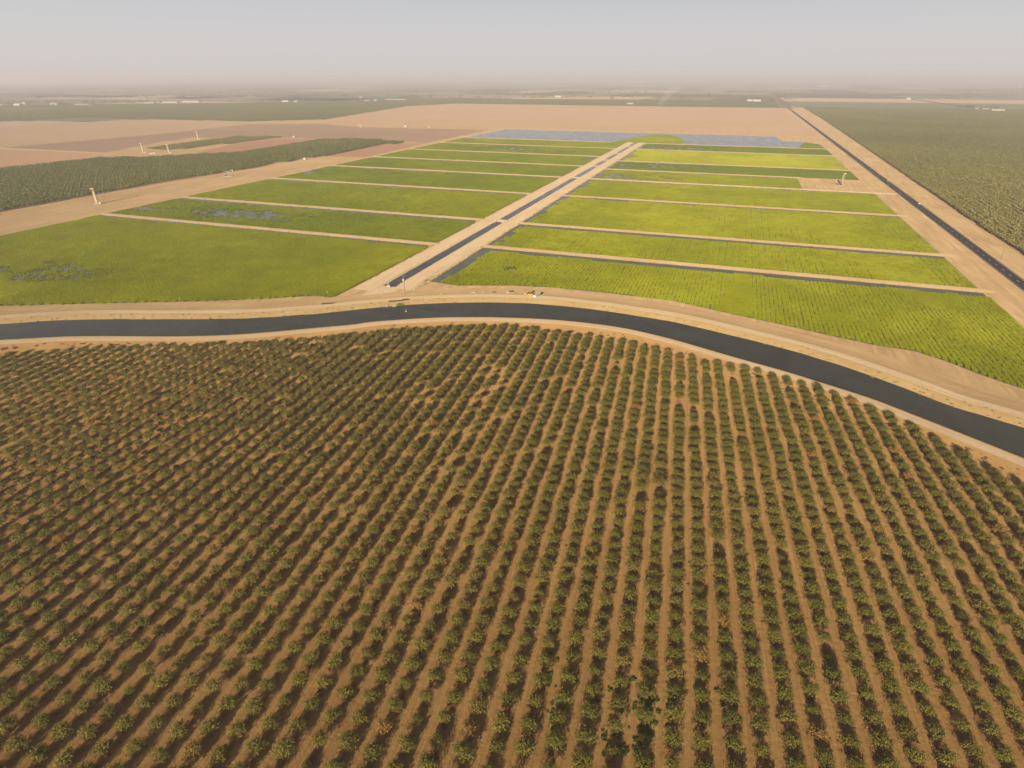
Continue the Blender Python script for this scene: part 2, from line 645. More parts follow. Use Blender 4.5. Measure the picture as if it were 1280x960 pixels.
traced('fallow_field', [(401, 154), (510, 133.5), (575, 131.5), (720, 132), (977, 135), (1025, 170), (975, 170), (840, 165.5), (627, 161.5), (613, 161.7), (449, 158.3)], 0.06, M['peach'])
traced('fallow_field', [(-250, 162), (0, 154), (96, 148), (309, 153), (300, 155), (200, 167.3), (2, 184), (-250, 206)], 0.06, M['tan'])
traced('plowed_field', [(4, 184.5), (200, 167.6), (309, 155.2), (401, 154.6), (449, 159), (611, 162.3), (534, 178.6), (499, 176.5), (404, 173.8), (353, 171.5), (290, 170.2), (206, 176.5), (131, 190.6)], 0.09, M['mauve'])
traced('bare_field', [(-250, 209), (0, 186.3), (131, 192.2), (120, 197.5), (0, 212), (-250, 245)], 0.09, M['redtan'])
traced('bare_field', [(195, 196.8), (253, 188.6), (300, 178.8), (353, 172.8), (401, 174.4), (300, 190.5)], 0.12, M['redbrown'])
traced('bare_field', [(404, 195), (486, 179.3), (533, 178.8), (459, 196.2)], 0.12, M['redbrown'])
traced('oil_pad', [(130, 191.4), (165, 187), (255, 189.6), (232, 194), (190, 197.5), (165, 197.5)], 0.16, M['dirt'])
traced('oil_pad', [(213, 176.7), (240, 172), (285, 172.5), (240, 178)], 0.16, M['dirt'])
traced('farm_track', [(0, 185), (131, 191.2), (131, 192.2), (0, 186.2)], 0.14, M['road_dirt'])

# patchwork of far fields
fr = random.Random(5)
for i in range(-9, 12):
    for j in range(0, 11):
        s0, t0 = i * 820 + 232, 3420 + j * 830
        if fr.random() < 0.12:
            continue
        w = 780 if fr.random() < 0.6 else 390
        q = fr.choice([0, 0, 0, 1, 1, 2, 3])
        if j == 0 and -1 <= i <= 4:
            q = 0
        sheet('far_field', [(s0, t0), (s0 + w, t0), (s0 + w, t0 + 790), (s0, t0 + 790)], 0.2, FAR[q], TH)
for i in (-8, -7, -6, -5, -4, -3):
    for j in range(0, 5):
        s0, t0 = i * 700 + 150, -150 + j * 830
        if s0 + 680 > -1900 and t0 < 3200:
            continue
        sheet('far_field', [(s0, t0), (s0 + 670, t0), (s0 + 670, t0 + 800), (s0, t0 + 800)], 0.2, FAR[fr.choice([0, 0, 1, 2])], TH)

# ------------------------------------------------------------------ canal
far_edge_px = [(-220, 412), (-100, 409), (0, 405), (52, 401.5), (103, 399.3), (160, 399), (220, 399), (295, 398.3), (345, 396), (378, 393.4), (400, 392),
               (469, 384.6), (537, 379.4), (606, 378), (675, 380), (744, 387), (790, 394), (840, 402), (909, 418), (977, 435), (1046, 455), (1115, 479.5),
               (1184, 506), (1230, 520), (1278, 534), (1360, 560), (1460, 592)]
near_crest_px = [(-220, 432), (-100, 429), (0, 425), (69, 421.2), (103, 420.2), (160, 420.2), (220, 420.4), (282, 419), (344, 414.6), (400, 409.4), (440, 406), (469, 402),
                 (537, 397.4), (580, 396.4), (620, 396.6), (660, 398), (709, 401), (778, 409.7), (840, 424), (909, 444), (977, 463), (1032, 480), (1087, 497.5), (1135, 516),
                 (1184, 535), (1232, 554), (1280, 573), (1360, 607), (1460, 652)]
WZ = 0.45
BZ = 1.7
far_edge = spline([G(a, b, WZ) for a, b in far_edge_px], 4.0)
near_crest = spline([G(a, b, BZ) for a, b in near_crest_px], 4.0)


def normals(line, side):
    out = []
    for i in range(len(line)):
        a = line[max(0, i - 2)]
        b = line[min(len(line) - 1, i + 2)]
        t = (b - a).normalized()
        out.append(Vector((-t.y, t.x)) * side)
    return out


def ribbon(name, line, side, prof, mat, seed=0, rough=0.0):
    """strip along a line; prof lists (offset to that side, height)"""
    nn = normals(line, side)
    mb = MB()
    k = len(prof)
    vs = []
    for i, p in enumerate(line):
        for j, (o, z) in enumerate(prof):
            w = noise.noise((p.x * 0.08 + seed, p.y * 0.08, j * 3.1)) * rough if 0 < j < k - 1 else 0
            h = noise.noise((p.x * 0.21, p.y * 0.21 + seed, j * 1.7)) * rough * 0.12 if 0 < j < k - 1 else 0
            q = p + nn[i] * (o + w)
            vs.append((q.x, q.y, z + h))
    fs = []
    for i in range(len(line) - 1):
        for j in range(k - 1):
            a = i * k + j
            f = (a, a + k, a + k + 1, a + 1)
            fs.append(f if side < 0 else tuple(reversed(f)))
    mb.add(vs, fs)
    o = mb.build(name, mat, smooth=True)
    ul = o.data.uv_layers.new(name='along')
    for lp in o.data.loops:
        ul.data[lp.index].uv = (prof[lp.vertex_index % k][0], (lp.vertex_index // k) * 4.0)
    return tag(o, kind='structure')


# water sheet between the two banks
mb = MB()
nc = near_crest
vs = []
nn = normals(far_edge, 1)
for i, p in enumerate(far_edge):
    w = min((p - c_).length for c_ in nc) + 2.4
    a = p + nn[i] * 2.0
    for f in (0.0, 0.33, 0.66, 1.0):
        qv = a.lerp(p - nn[i] * w, f)
        vs.append((qv.x, qv.y, WZ))
fs = [(i * 4 + k + 1, i * 4 + k, i * 4 + k + 4, i * 4 + k + 5)[::-1] for i in range(len(far_edge) - 1) for k in range(3)]
mb.add(vs, fs)
tag(mb.build('canal_water', M['canal_water']), kind='structure')
# far bank: grassy slope, service road, shoulder
ribbon('canal_bank', far_edge, 1, [(-2.5, -0.5), (0.3, WZ + 0.1), (2.6, 1.45), (4.0, 1.75), (6.5, 1.7)], M['bank'], 1, 0.5)
ribbon('service_road', far_edge, 1, [(6.4, 1.71), (8, 1.8), (11, 1.8), (12.6, 1.66)], M['track'], 2, 0.25)
ribbon('canal_bank', far_edge, 1, [(12.4, 1.68), (15, 1.2), (20, 0.5), (26, 0.15), (34, -0.1)], M['bank_track'], 3, 0.8)
# near bank
ribbon('canal_bank', near_crest, 1, [(4.5, -0.6), (2.0, 0.75), (0.6, 1.6), (0.0, BZ), (-0.8, 1.72)][::-1], M['bank_near'], 4, 0.12)
ribbon('service_road', near_crest, -1, [(0.7, 1.72), (1.4, 1.78), (5.2, 1.74), (6.2, 1.6)], M['track'], 5, 0.2)
ribbon('canal_bank', near_crest, -1, [(6.0, 1.62), (8, 1.0), (11, 0.35), (16, 0.1), (22, -0.05)], M['bank_near'], 6, 0.9)

# ------------------------------------------------------------------ paved road
A0, A1 = 194.9, 205.3
sheet('asphalt_road', [(A0, -300), (A1, -300), (A1, 9000), (A0, 9000)], 0.22, M['asphalt'], TH)
mb = MB()
for sgn, s in ((-1, A0), (1, A1)):       # gravel shoulders
    mb.prism([(s, 0.21), (s + sgn * 2.2, 0.12), (s + sgn * 3.4, -0.05), (s, -0.05)], -300, 9000)
tag(mb.build('road_shoulder', M['dirt'], None, (0, 0, 0), -TH), kind='structure')
road = scene.objects['asphalt_road']
for s, w, mt in ((A0 + 0.9, 0.28, 'paint_white'), (A1 - 0.9, 0.28, 'paint_white')):
    mb = MB()
    mb.add([(s - w / 2, -300, 0.006), (s + w / 2, -300, 0.006), (s + w / 2, 6000, 0.006), (s - w / 2, 6000, 0.006)], [(0, 1, 2, 3)])
    mb.build('edge_line', M[mt], road)
mb = MB()
dash = MB()
dash.add([(-0.2, 0, 0.006), (0.2, 0, 0.006), (0.2, 4.6, 0.006), (-0.2, 4.6, 0.006)], [(0, 1, 2, 3)])
dash_me = dash.mat(M['paint_white']).mesh('lane_dash')
dash_me.materials.clear()
dash_me.materials.append(M['paint_white'])
for k in range(90):
    o = bpy.data.objects.new('lane_dash', dash_me)
    o.location = ((A0 + A1) / 2, 380 + k * 14.6, 0)
    link(o, road)

# ------------------------------------------------------------------ ditch road between the paddies
def levee(name, axis, c, a, b, top, base, h, mat, seed=0):
    """earth bank along s (axis 'x') or t (axis 'y') at the other coordinate c"""
    mb = MB()
    n = max(2, int((b - a) / 6))
    prof = [(-base / 2, -0.1), (-top / 2, h), (0, h + 0.06), (top / 2, h), (base / 2, -0.1)]
    vs = []
    for i in range(n + 1):
        l = a + (b - a) * i / n
        for j, (o, z) in enumerate(prof):
            e = noise.noise((l * 0.05, seed * 7.3 + c * 0.01, j * 2.0)) * 0.55
            z2 = z + (noise.noise((l * 0.11, seed * 3.1, j)) * 0.10 if z > 0 else 0)
            vs.append((l, c + o + e, z2) if axis == 'x' else (c + o + e, l, z2))
    fs = []
    for i in range(n):
        for j in range(4):
            q = i * 5 + j
            f = (q, q + 5, q + 6, q + 1)
            fs.append(f if axis == 'x' else tuple(reversed(f)))
    mb.add(vs, [tuple(reversed(f)) for f in fs])
    return tag(mb.build(name, mat, None, (0, 0, 0), -TH), kind='structure')


D_END = 1402
crossings = [563, 868, 1000, 1082, 1190, 1320]
cuts = [342] + crossings + [D_END]
for i in range(len(cuts) - 1):
    a, b = cuts[i] + (0 if i == 0 else 5), cuts[i + 1] - (5 if i < len(cuts) - 2 else 0)
    sheet('ditch_water', [(-214.2, a), (-204.6, a), (-204.6, b), (-214.2, b)], 0.42, M['ditch_water'], TH)


def ditch_side(name, prof, a, b, mat, seed):
    mb = MB()
    n = int((b - a) / 6)
    k = len(prof)
    vs = []
    for i in range(n + 1):
        l = a + (b - a) * i / n
        e0 = max(0.0, 1 - (l - a) / 14)          # ramps down to the bare ground at the near end
        for j, (s, z) in enumerate(prof):
            w = noise.noise((l * 0.06, seed, j * 2.3)) * 0.5
            zz = z + (noise.noise((l * 0.1, seed * 2, j)) * 0.08 if z > 0.5 else 0)
            vs.append((s + w, l, zz * (1 - e0) + 0.06 * e0 if z > 0 else z))
    fs = []
    for i in range(n):
        for j in range(k - 1):
            q = i * k + j
            fs.append((q, q + 1, q + k + 1, q + k))
    mb.add(vs, fs)
    o = mb.build(name, mat, None, (0, 0, 0), -TH, True)
    ul = o.data.uv_layers.new(name='along')
    for lp in o.data.loops:
        v = o.data.vertices[lp.vertex_index].co
        ul.data[lp.index].uv = (v.x, v.y)
    return tag(o, kind='structure')


ditch_side('ditch_road', [(-231.5, -0.1), (-226, 0.85), (-224, 1.0), (-216.5, 1.0), (-215, 0.85), (-212.4, -0.1)], 330, D_END + 6, M['track'], 1)
ditch_side('ditch_road', [(-206.4, -0.1), (-204.2, 0.85), (-203, 1.0), (-195.0, 1.0), (-193, 0.8), (-188, -0.1)], 340, D_END + 6, M['track'], 2)
for t in crossings:
    mb = MB()
    mb.prism([(t - 6, 0.2), (t - 3.2, 1.02), (t + 3.2, 1.02), (t + 6, 0.2)], -217, -202.5, 'x')
    tag(mb.build('ditch_crossing', M['road_dirt'], None, (0, 0, 0), -TH), kind='structure')
# pale spill of earth where the ditch road meets the canal road
traced('dirt_apron', [(450, 371), (462, 362), (478, 357.5), (492, 360), (500, 361), (494, 365), (478, 367), (474, 376), (460, 377), (456, 372)], 0.12, M['road_dirt'])

# ------------------------------------------------------------------ paddies
LT = [458, 563, 723, 868, 996, 1135, 1278, 1408]
RT = [466, 561, 724, 867, 974, 1082, 1282, 1406]
for k, t in enumerate(LT):
    levee('levee', 'x', t, -616, -228, 4.6, 8.5, 0.75, M['levee'], k)
for k, t in enumerate(RT):
    if k == 3:
        levee('levee', 'x', t, -190, 193, 4.6, 8, 0.75, M['road_dirt'], 20 + k)
    else:
        levee('levee', 'x', t, -190, 176 if k != 4 else 92, 4.6 if k < 6 else 5.5, 8.5, 0.75, M['levee'], 20 + k)
levee('levee', 'y', -616, 330, 1690, 3.5, 7, 0.6, M['levee'], 40)
levee('levee', 'x', 1690, -616, 100, 3.5, 7, 0.6, M['levee'], 41)


# rice: small tiles of tufts set on the flooded ground
def rice_tile(seed, n, size=5.0, rows=False, tall=0.75):
    q = random.Random(seed)
    wide = 1.15 if seed >= 50 else 1.0
    mb = MB()
    for k in range(n):
        if rows:
            x = (q.randrange(2) + 0.5) * size / 2 - size / 2 + q.gauss(0, 0.45) if wide == 1.0 else q.gauss(0, 0.74)
        else:
            x = q.uniform(-size / 2, size / 2)
        y = q.uniform(-size / 2, size / 2)
        for a in (q.uniform(0, 3.14), q.uniform(0, 3.14)):
            w = q.uniform(0.16, 0.32) * wide
            h = tall * q.uniform(0.6, 1.15)
            lean = q.uniform(-0.28, 0.28) * wide
            dx, dy = math.cos(a) * w, math.sin(a) * w
            lx, ly = -math.sin(a) * lean, math.cos(a) * lean
            mb.add([(x - dx * 0.5, y - dy * 0.5, -0.1), (x + dx * 0.5, y + dy * 0.5, -0.1), (x + dx * 1.4 + lx, y + dy * 1.4 + ly, h), (x - dx * 1.4 + lx, y - dy * 1.4 + ly, h * 0.9)],
                   [(0, 1, 2, 3)])
    mb.mats = [M['rice']]
    return mb.mesh('rice_tile')


def source_collection(name, meshes):
    c = bpy.data.collections.new(name)
    for k, me in enumerate(meshes):
        c.objects.link(bpy.data.objects.new('%s_%02d' % (name, k), me))
    return c


groups = {}


def scatter_group(coll):
    if coll.name in groups:
        return groups[coll.name]
    ng = bpy.data.node_groups.new('scatter_' + coll.name, 'GeometryNodeTree')
    ng.interface.new_socket('Geometry', in_out='INPUT', socket_type='NodeSocketGeometry')
    ng.interface.new_socket('Geometry', in_out='OUTPUT', socket_type='NodeSocketGeometry')
    gi = ng.nodes.new('NodeGroupInput')
    go = ng.nodes.new('NodeGroupOutput')
    ci = ng.nodes.new('GeometryNodeCollectionInfo')
    ci.inputs['Collection'].default_value = coll
    ci.inputs['Separate Children'].default_value = True
    ci.inputs['Reset Children'].default_value = True
    ip = ng.nodes.new('GeometryNodeInstanceOnPoints')
    ip.inputs['Pick Instance'].default_value = True

    def attr(nm, typ):
        a = ng.nodes.new('GeometryNodeInputNamedAttribute')
        a.data_type = typ
        a.inputs['Name'].default_value = nm
        return a.outputs['Attribute']
    cx = ng.nodes.new('ShaderNodeCombineXYZ')
    ng.links.new(attr('rot', 'FLOAT'), cx.inputs['Z'])
    ng.links.new(gi.outputs[0], ip.inputs['Points'])
    ng.links.new(ci.outputs[0], ip.inputs['Instance'])
    ng.links.new(attr('idx', 'INT'), ip.inputs['Instance Index'])
    ng.links.new(cx.outputs[0], ip.inputs['Rotation'])
    ng.links.new(attr('scl', 'FLOAT_VECTOR'), ip.inputs['Scale'])
    ng.links.new(ip.outputs[0], go.inputs[0])
    groups[coll.name] = ng
    return ng


def scatter(name, pts, coll, th=0.0, label=None, cat=None):
    """one object that carries many plants: pts = (x, y, z, turn, scale xyz, which, tone)"""
    me = bpy.data.meshes.new(name)
    me.from_pydata([p[:3] for p in pts], [], [])
    me.attributes.new('rot', 'FLOAT', 'POINT').data.foreach_set('value', [p[3] for p in pts])
    sc = []
    for p in pts:
        sc += list(p[4])
    me.attributes.new('scl', 'FLOAT_VECTOR', 'POINT').data.foreach_set('vector', sc)
    me.attributes.new('idx', 'INT', 'POINT').data.foreach_set('value', [p[5] for p in pts])
    me.attributes.new('tone', 'FLOAT', 'POINT').data.foreach_set('value', [p[6] for p in pts])
    o = bpy.data.objects.new(name, me)
    o.rotation_euler = (0, 0, -th)
    link(o)
    md = o.modifiers.new('scatter', 'NODES')
    md.node_group = scatter_group(coll)
    return tag(o, label, cat, None, 'stuff')


TILE = 5.0
rice_src = source_collection('rice_tile', [rice_tile(k, 210) for k in range(3)] + [rice_tile(10 + k, 190, TILE, True) for k in range(3)]
                             + [rice_tile(20 + k, 80) for k in range(3)] + [rice_tile(30 + k, 18) for k in range(3)])
rice_near = source_collection('rice_tile_near', [rice_tile(50 + k, 230, TILE) for k in range(3)] + [rice_tile(60 + k, 190, TILE, True) for k in range(3)]
                              + [rice_tile(70 + k, 60) for k in range(3)] + [rice_tile(80 + k, 18) for k in range(3)])


def fbm(x, y, sc, seed):
    return noise.fractal((x * sc + seed * 17.3, y * sc - seed * 9.1, seed * 1.3), 1.0, 2.0, 4)


def paddy(poly, tone, gaps, label, tile=5.0, cat='rice field', rowy=0.0, seed=0, top=7.0, left=0.0, mottled=0.0, water=True, drop=0.0):
    """flooded ground with its crop; gaps = (s, t, radius s, radius t, depth) where open water shows"""
    if water:
        mx_ = max(p[0] for p in poly)
        sheet('paddy_water', [(p[0] - 2.6 if p[0] > mx_ - 0.1 else p[0], p[1]) for p in poly], 0.16, M['paddy_water'], TH)
    xs = [p[0] for p in poly]
    ys = [p[1] for p in poly]
    pts = []
    q = random.Random(seed + 100)
    ymax, xmin = max(ys), min(xs)
    y = min(ys) + tile / 2
    while y < ymax - 1.5:
        x = xmin + tile / 2
        while x < max(xs):
            if inside((x, y), poly) and inside((x + tile * 0.3, y), poly) and inside((x - tile * 0.3, y), poly) and inside((x, y - tile * 0.3), poly):
                edge = fbm(x, y, 0.05, seed) * 3
                dens = 1.0
                strip = False
                if y > ymax - top + edge * 0.6 - 1.0:
                    strip = True
                if left and x < xmin + left + edge * 1.2:
                    strip = True
                n1 = fbm(x, y, 0.012, seed + 3)
                n2 = fbm(x, y, 0.05, seed + 5)
                for gs, gt, rs, rt, dp in gaps:
                    e = math.hypot((x - gs) / rs, (y - gt) / rt)
                    if e < 1.5:
                        dens -= dp * max(0.0, min(1.0, 1.6 - e * 1.25 + n2 * 1.3 + n1 * 0.6 + q.uniform(-0.25, 0.25)))
                dens -= mottled * max(0.0, n1 * 1.2 + n2 * 0.7)
                dens = max(dens, 0.15 if q.random() < 0.3 else 0.0)
                if dens > 0.12 and not strip:
                    tn = tone + n1 * 0.16 + n2 * 0.07 + q.uniform(-0.05, 0.05)
                    row = fbm(x, y * 0.25, 0.03, seed + 8) * 0.6 + q.uniform(-0.06, 0.06) > 0.45 - rowy * 0.6
                    if dens < 0.42:
                        idx = 9 + q.randrange(3)
                    elif dens < 0.62 + q.uniform(0, 0.25):
                        idx = 6 + q.randrange(3)
                    elif row:
                        idx = 3 + q.randrange(3)
                    else:
                        idx = q.randrange(3)
                    zs = 0.9 + n2 * 0.5
                    if True:
                        turn = (math.pi if q.random() < 0.5 else 0.0) if 3 <= idx <= 5 or tile < 4 and idx > 11 else q.randrange(4) * math.pi / 2
                        pts.append((x, y, 0.16, turn, (tile / 5.0 * 1.06, tile / 5.0 * 1.06, max(0.5, zs)), idx, max(0.0, min(1.0, tn))))
            x += tile
        y += tile
    return scatter('rice_crop', pts, rice_src if tile > 4 else rice_near, TH, label, cat)


def gp(px, py, rs, rt, dp=1.0):
    s, t = ST(px, py)
    return (s, t, rs, rt, dp)


LS0, LS1 = -612.0, -231.0
RS0, RS1 = -188.0, 171.0
near_l = [ST(a, b) for a, b in [(440, 366), (390, 370), (344, 372.8), (300, 375), (240, 377), (137, 379.3), (60, 381), (0, 382.7), (-120, 386)]]
near_l = [p for p in near_l if p[0] < LS1 - 1]
poly = [(LS1, 452.5), (LS1, near_l[0][1] + 2)] + near_l + [(LS0, near_l[-1][1] + 10), (LS0, 452.5)]
paddy(poly, 0.40, [gp(30, 347, 36, 14, 1.3), gp(75, 334, 26, 8, 1.4), gp(110, 340, 46, 9, 0.8)], 'large olive-green rice field nearest the canal on the left', seed=1, top=5.5, rowy=0.15, tile=2.5)
near_r = [ST(a, b) for a, b in [(525, 356), (572, 357.2), (640, 357.2), (692, 359.7), (760, 366.5), (840, 376), (909, 391.5), (977, 406), (1046, 421.6), (1094, 432),
                                (1142, 439), (1184, 452.5), (1228, 469.7), (1280, 487), (1340, 507)]]
near_r = [p for p in near_r if RS0 + 1 < p[0] < RS1 - 1]
poly = [(RS0, near_r[0][1] + 2)] + near_r + [(RS1, near_r[-1][1] + 2), (RS1, 460.5), (RS0, 460.5)]
paddy(poly, 0.33, [gp(635, 336, 12, 5, 1.1), gp(980, 352, 22, 9, 0.45), gp(1050, 398, 16, 8, 0.5), gp(760, 345, 40, 12, 0.25)], 'bright striped rice field curving along the canal on the right', rowy=1.15, seed=2, top=9.0, left=9.0, tile=2.5)
for k, (t0, t1, tone, gaps, mott, label) in enumerate([
    (463, 558, 0.62, [gp(178, 260, 36, 12, 1.4), gp(318, 269, 60, 20, 1.7)], 0.1, 'green rice field with a blue-grey water patch, second from canal on left'),
    (568, 718, 0.50, [], 0.0, 'broad even green rice field, third from the canal on the left'),
    (728, 863, 0.60, [gp(390, 215, 26, 34, 1.2), gp(478, 216, 36, 34, 0.7)], 0.1, 'rice field with thin wet streaks, fourth from the canal on the left'),
    (873, 991, 0.62, [], 0.1, 'dark green rice field, fifth from the canal on the left'),
    (1001, 1130, 0.58, [gp(742, 198, 18, 26, 1.1)], 0.15, 'rice field with a pale puddle by the ditch road, sixth on left'),
    (1140, 1273, 0.62, [gp(655, 187, 110, 30, 0.9), gp(560, 182, 60, 26, 0.5)], 0.55, 'patchy half drowned rice field, seventh from the canal on the left'),
    (1283, 1403, 0.46, [gp(585, 176, 16, 40, 1.2)], 0.1, 'narrow rice field below the blue flooded field on the left'),
]):
    paddy([(LS0, t0), (LS1, t0), (LS1, t1), (LS0, t1)], tone, gaps, label, seed=10 + k, mottled=mott, top=7.5 if k < 3 else 9)
for k, (t0, t1, s1, tone, gaps, mott, rowy, label) in enumerate([
    (471, 556, RS1, 0.34, [], 0.1, 0.9, 'narrow green rice field, second from the canal on the right'),
    (566, 719, RS1, 0.33, [], 0.0, 0.8, 'wide yellow-green rice field, third from the canal on the right'),
    (729, 862, RS1, 0.36, [gp(1060, 248, 20, 20, 0.5), gp(955, 258, 30, 20, 0.4), gp(840, 240, 60, 20, 0.3)], 0.2, 0.5, 'hazy green rice field just below the pale cross track'),
    (872, 969, 90, 0.40, [gp(765, 222, 80, 40, 1.1), gp(850, 222, 60, 30, 0.4)], 0.2, 0.8, 'rice field ending at the bare dirt pump pad'),
    (979, 1077, RS1, 0.78, [gp(800, 208, 90, 36, 1.0), gp(850, 208, 60, 30, 0.4)], 0.25, 0.3, 'dull green wet rice field above the bare dirt pad'),
    (1087, 1276, RS1, 0.14, [gp(785, 196, 22, 60, 1.0)], 0.05, 0.4, 'brightest yellow-green rice field in the middle of the right block'),
    (1287, 1401, RS1, 0.80, [gp(830, 186, 130, 60, 1.0)], 0.25, 0.0, 'thin dark green rice strip below the flooded field on the right'),
]):
    paddy([(RS0, t0), (s1, t0), (s1, t1), (RS0, t1)], tone, gaps, label, rowy=rowy, seed=30 + k, mottled=mott, left=7.0 if k < 5 else 5.0, top=8.5)

# flooded fields at the far end
bite = [ST(1022, 181), ST(1034, 186), ST(1025, 178.5), ST(976, 176), ST(974, 171.3), ST(900, 168.4), ST(840, 166.3), ST(730, 164.3), ST(627, 162.8)]
LAKE = [(-611, 1413), (-611, 1672), (-150, 1684), (86, 1684), (92, 1560), (140, 1545), (168, 1500), (168, 1412)]
sheet('flooded_field', LAKE, 0.3, M['lake_water'], TH)
isle = [ST(a, b) for a, b in [(762, 178.5), (790, 173), (815, 168.5), (838, 169), (850, 173), (858, 177.5), (850, 179.3), (806, 179.2)]]
isle = [p for p in isle]
paddy(isle, 0.34, [], 'rounded green rice island in the blue flooded field', seed=61, water=False, top=2)
rim = [(120, 1415), (167, 1415), (167, 1500), (140, 1540), (128, 1480)]
paddy(rim, 0.7, [], 'small green corner of crop beside the flooded field near the paved road', seed=62, water=False, top=2)

# ------------------------------------------------------------------ orchard trees
def crown_shape(seed, mb, cx=0.0, cy=0.0, rad=1.95, z0=0.7, z1=3.2, shoots=80, leaves=11, size=0.27):
    """leafy shoots that fan out from the limbs, bunched into uneven clumps"""
    q = random.Random(seed)
    lumps = []
    for k in range(q.randrange(8, 12)):
        a = 2 * math.pi * k / 9.5 + q.uniform(-0.4, 0.4)
        lumps.append((a, q.uniform(0.05, 1.0), q.uniform(0.85, 1.10)))
    zc = z0 + (z1 - z0) * 0.42
    for k in range(shoots):
        a, el, rr = q.choice(lumps)
        a += q.gauss(0, 0.36)
        el = min(1.5, max(-0.4, el + q.gauss(0, 0.38)))
        if q.random() < 0.12:
            el = q.uniform(0.9, 1.5)
        reach = rr * q.uniform(0.82, 1.10)
        d = Vector((math.cos(a) * math.cos(el), math.sin(a) * math.cos(el), math.sin(el)))
        base = Vector((cx, cy, zc)) + Vector((d.x * rad, d.y * rad, d.z * (z1 - zc))) * 0.30
        tip = Vector((cx, cy, zc)) + Vector((d.x * rad, d.y * rad, d.z * (z1 - zc))) * reach + Vector((0, 0, q.uniform(-0.1, 0.2)))
        for j in range(leaves):
            t = (j + q.uniform(0.0, 1.0)) / leaves
            p = base.lerp(tip, t) + Vector((q.gauss(0, 0.11), q.gauss(0, 0.11), q.gauss(0, 0.09)))
            n = (d * 0.5 + Vector((q.gauss(0, 0.6), q.gauss(0, 0.6), 0.5 + q.gauss(0, 0.5)))).normalized()
            u = n.orthogonal().normalized()
            u = Matrix.Rotation(q.uniform(0, 6.28), 3, n) @ u
            w = n.cross(u)
            l, b = size * q.uniform(0.7, 1.25), size * q.uniform(0.4, 0.65)
            mb.add([p - u * l * 0.5, p + w * b * 0.5, p + u * l * 0.5, p - w * b * 0.5], [(0, 1, 2, 3)])


def trunk_shape(seed, mb, cx=0.0, cy=0.0, rad=1.6, n=7):
    q = random.Random(seed + 500)
    f = Vector((cx, cy, 0.75))
    mb.tube((cx, cy, -0.1), f, 0.12, 0.09, 7)
    for k in range(n):
        a = 2 * math.pi * k / n + q.uniform(-0.3, 0.3)
        m_ = f + Vector((math.cos(a) * rad * 0.42, math.sin(a) * rad * 0.42, q.uniform(0.55, 0.95)))
        e = f + Vector((math.cos(a) * rad * 0.8, math.sin(a) * rad * 0.8, q.uniform(1.0, 2.0)))
        mb.tube(f, m_, 0.06, 0.04, 5, False)
        mb.tube(m_, e, 0.04, 0.012, 5, False)


NV = 8
crown_me, trunk_me, whole_me = [], [], []
for k in range(NV):
    c_, t_, w_ = MB(), MB(), MB()
    rr = 2.22 + 0.28 * (k % 4) / 3 + 0.1 * (k // 4)
    hh = 3.2 + 0.22 * ((k * 3) % 4) / 1.5
    crown_shape(k + 1, c_, rad=rr, z1=hh, shoots=175 + 8 * (k % 3), leaves=10, size=0.31)
    c_.mats = [M['leaf']]
    crown_me.append(c_.mesh('crown'))
    trunk_shape(k + 1, t_)
    t_.mats = [M['bark']]
    trunk_me.append(t_.mesh('trunk'))
    w_.mat(M['leaf'])
    w_.v, w_.f, w_.m = list(c_.v), list(c_.f), [0] * len(c_.f)
    w_.mat(M['bark'])
    w_.add(t_.v, t_.f)
    whole_me.append(w_.mesh('orchard_tree'))
tree_src = source_collection('orchard_tree_kind', whole_me)

ORD = ['zeroth', 'first', 'second', 'third', 'fourth', 'fifth', 'sixth', 'seventh', 'eighth', 'ninth', 'tenth', 'eleventh', 'twelfth', 'thirteenth',
       'fourteenth', 'fifteenth', 'sixteenth', 'seventeenth', 'eighteenth', 'nineteenth', 'twentieth']
TENS = {2: 'twenty', 3: 'thirty', 4: 'forty', 5: 'fifty'}


def ordinal(n):
    if n <= 20:
        return ORD[n]
    if n % 10 == 0:
        return TENS[n // 10][:-1] + 'ieth'
    return TENS[n // 10] + '-' + ORD[n % 10]


edge_u = [p[0] for p in row_end]


def v_end(u):
    for i in range(len(row_end) - 1):
        if row_end[i][0] <= u <= row_end[i + 1][0]:
            f = (u - row_end[i][0]) / (row_end[i + 1][0] - row_end[i][0])
            return row_end[i][1] + f * (row_end[i + 1][1] - row_end[i][1])
    return None


q = random.Random(77)
orch = []
for r in range(-75, 45):
    u = ROW0 + r * ROW
    ve = v_end(u)
    if ve is None:
        continue
    ve += q.uniform(-2.5, 0.8)
    n = 0
    while True:
        v = ve - n * SPACE
        if v < -30:
            break
        n += 1
        uu, vv = u + q.gauss(0, 0.09), v + q.gauss(0, 0.14)
        x, y = to_world((uu, vv), TR)
        px, py, zc = project((x, y, 1.8))
        if not (-120 < px < 1400 and py < 1085):
            continue
        weak = fbm(x, y, 0.018, 3)
        miss = 0.003 + max(0.0, weak - 0.45) * 0.015
        if q.random() < miss:
            continue
        sc = q.gauss(0.935 + 0.10 * max(0.0, min(1.0, (vv - 60) / 120)), 0.065) + fbm(x, y, 0.01, 9) * 0.04
        if q.random() < 0.05:
            sc *= q.uniform(0.55, 0.8)
        sc = max(0.45, min(1.25, sc))
        tone = 0.38 + fbm(x, y, 0.008, 5) * 0.30 + q.gauss(0, 0.09)
        if q.random() < 0.035:
            tone = q.uniform(0.78, 1.0)
        orch.append(dict(x=x, y=y, r=r, u=uu, v=vv, px=px, py=py, size=sc * 4 * FPX / zc, sc=sc, tone=max(0.0, min(1.0, tone)), k=q.randrange(NV), rot=q.uniform(0, 6.28)))
vis = [t for t in orch if 4 < t['px'] < 1276 and t['py'] < 957]
vis.sort(key=lambda t: -FPX / project((t['x'], t['y'], 1.8))[2])
solo = vis[:300]
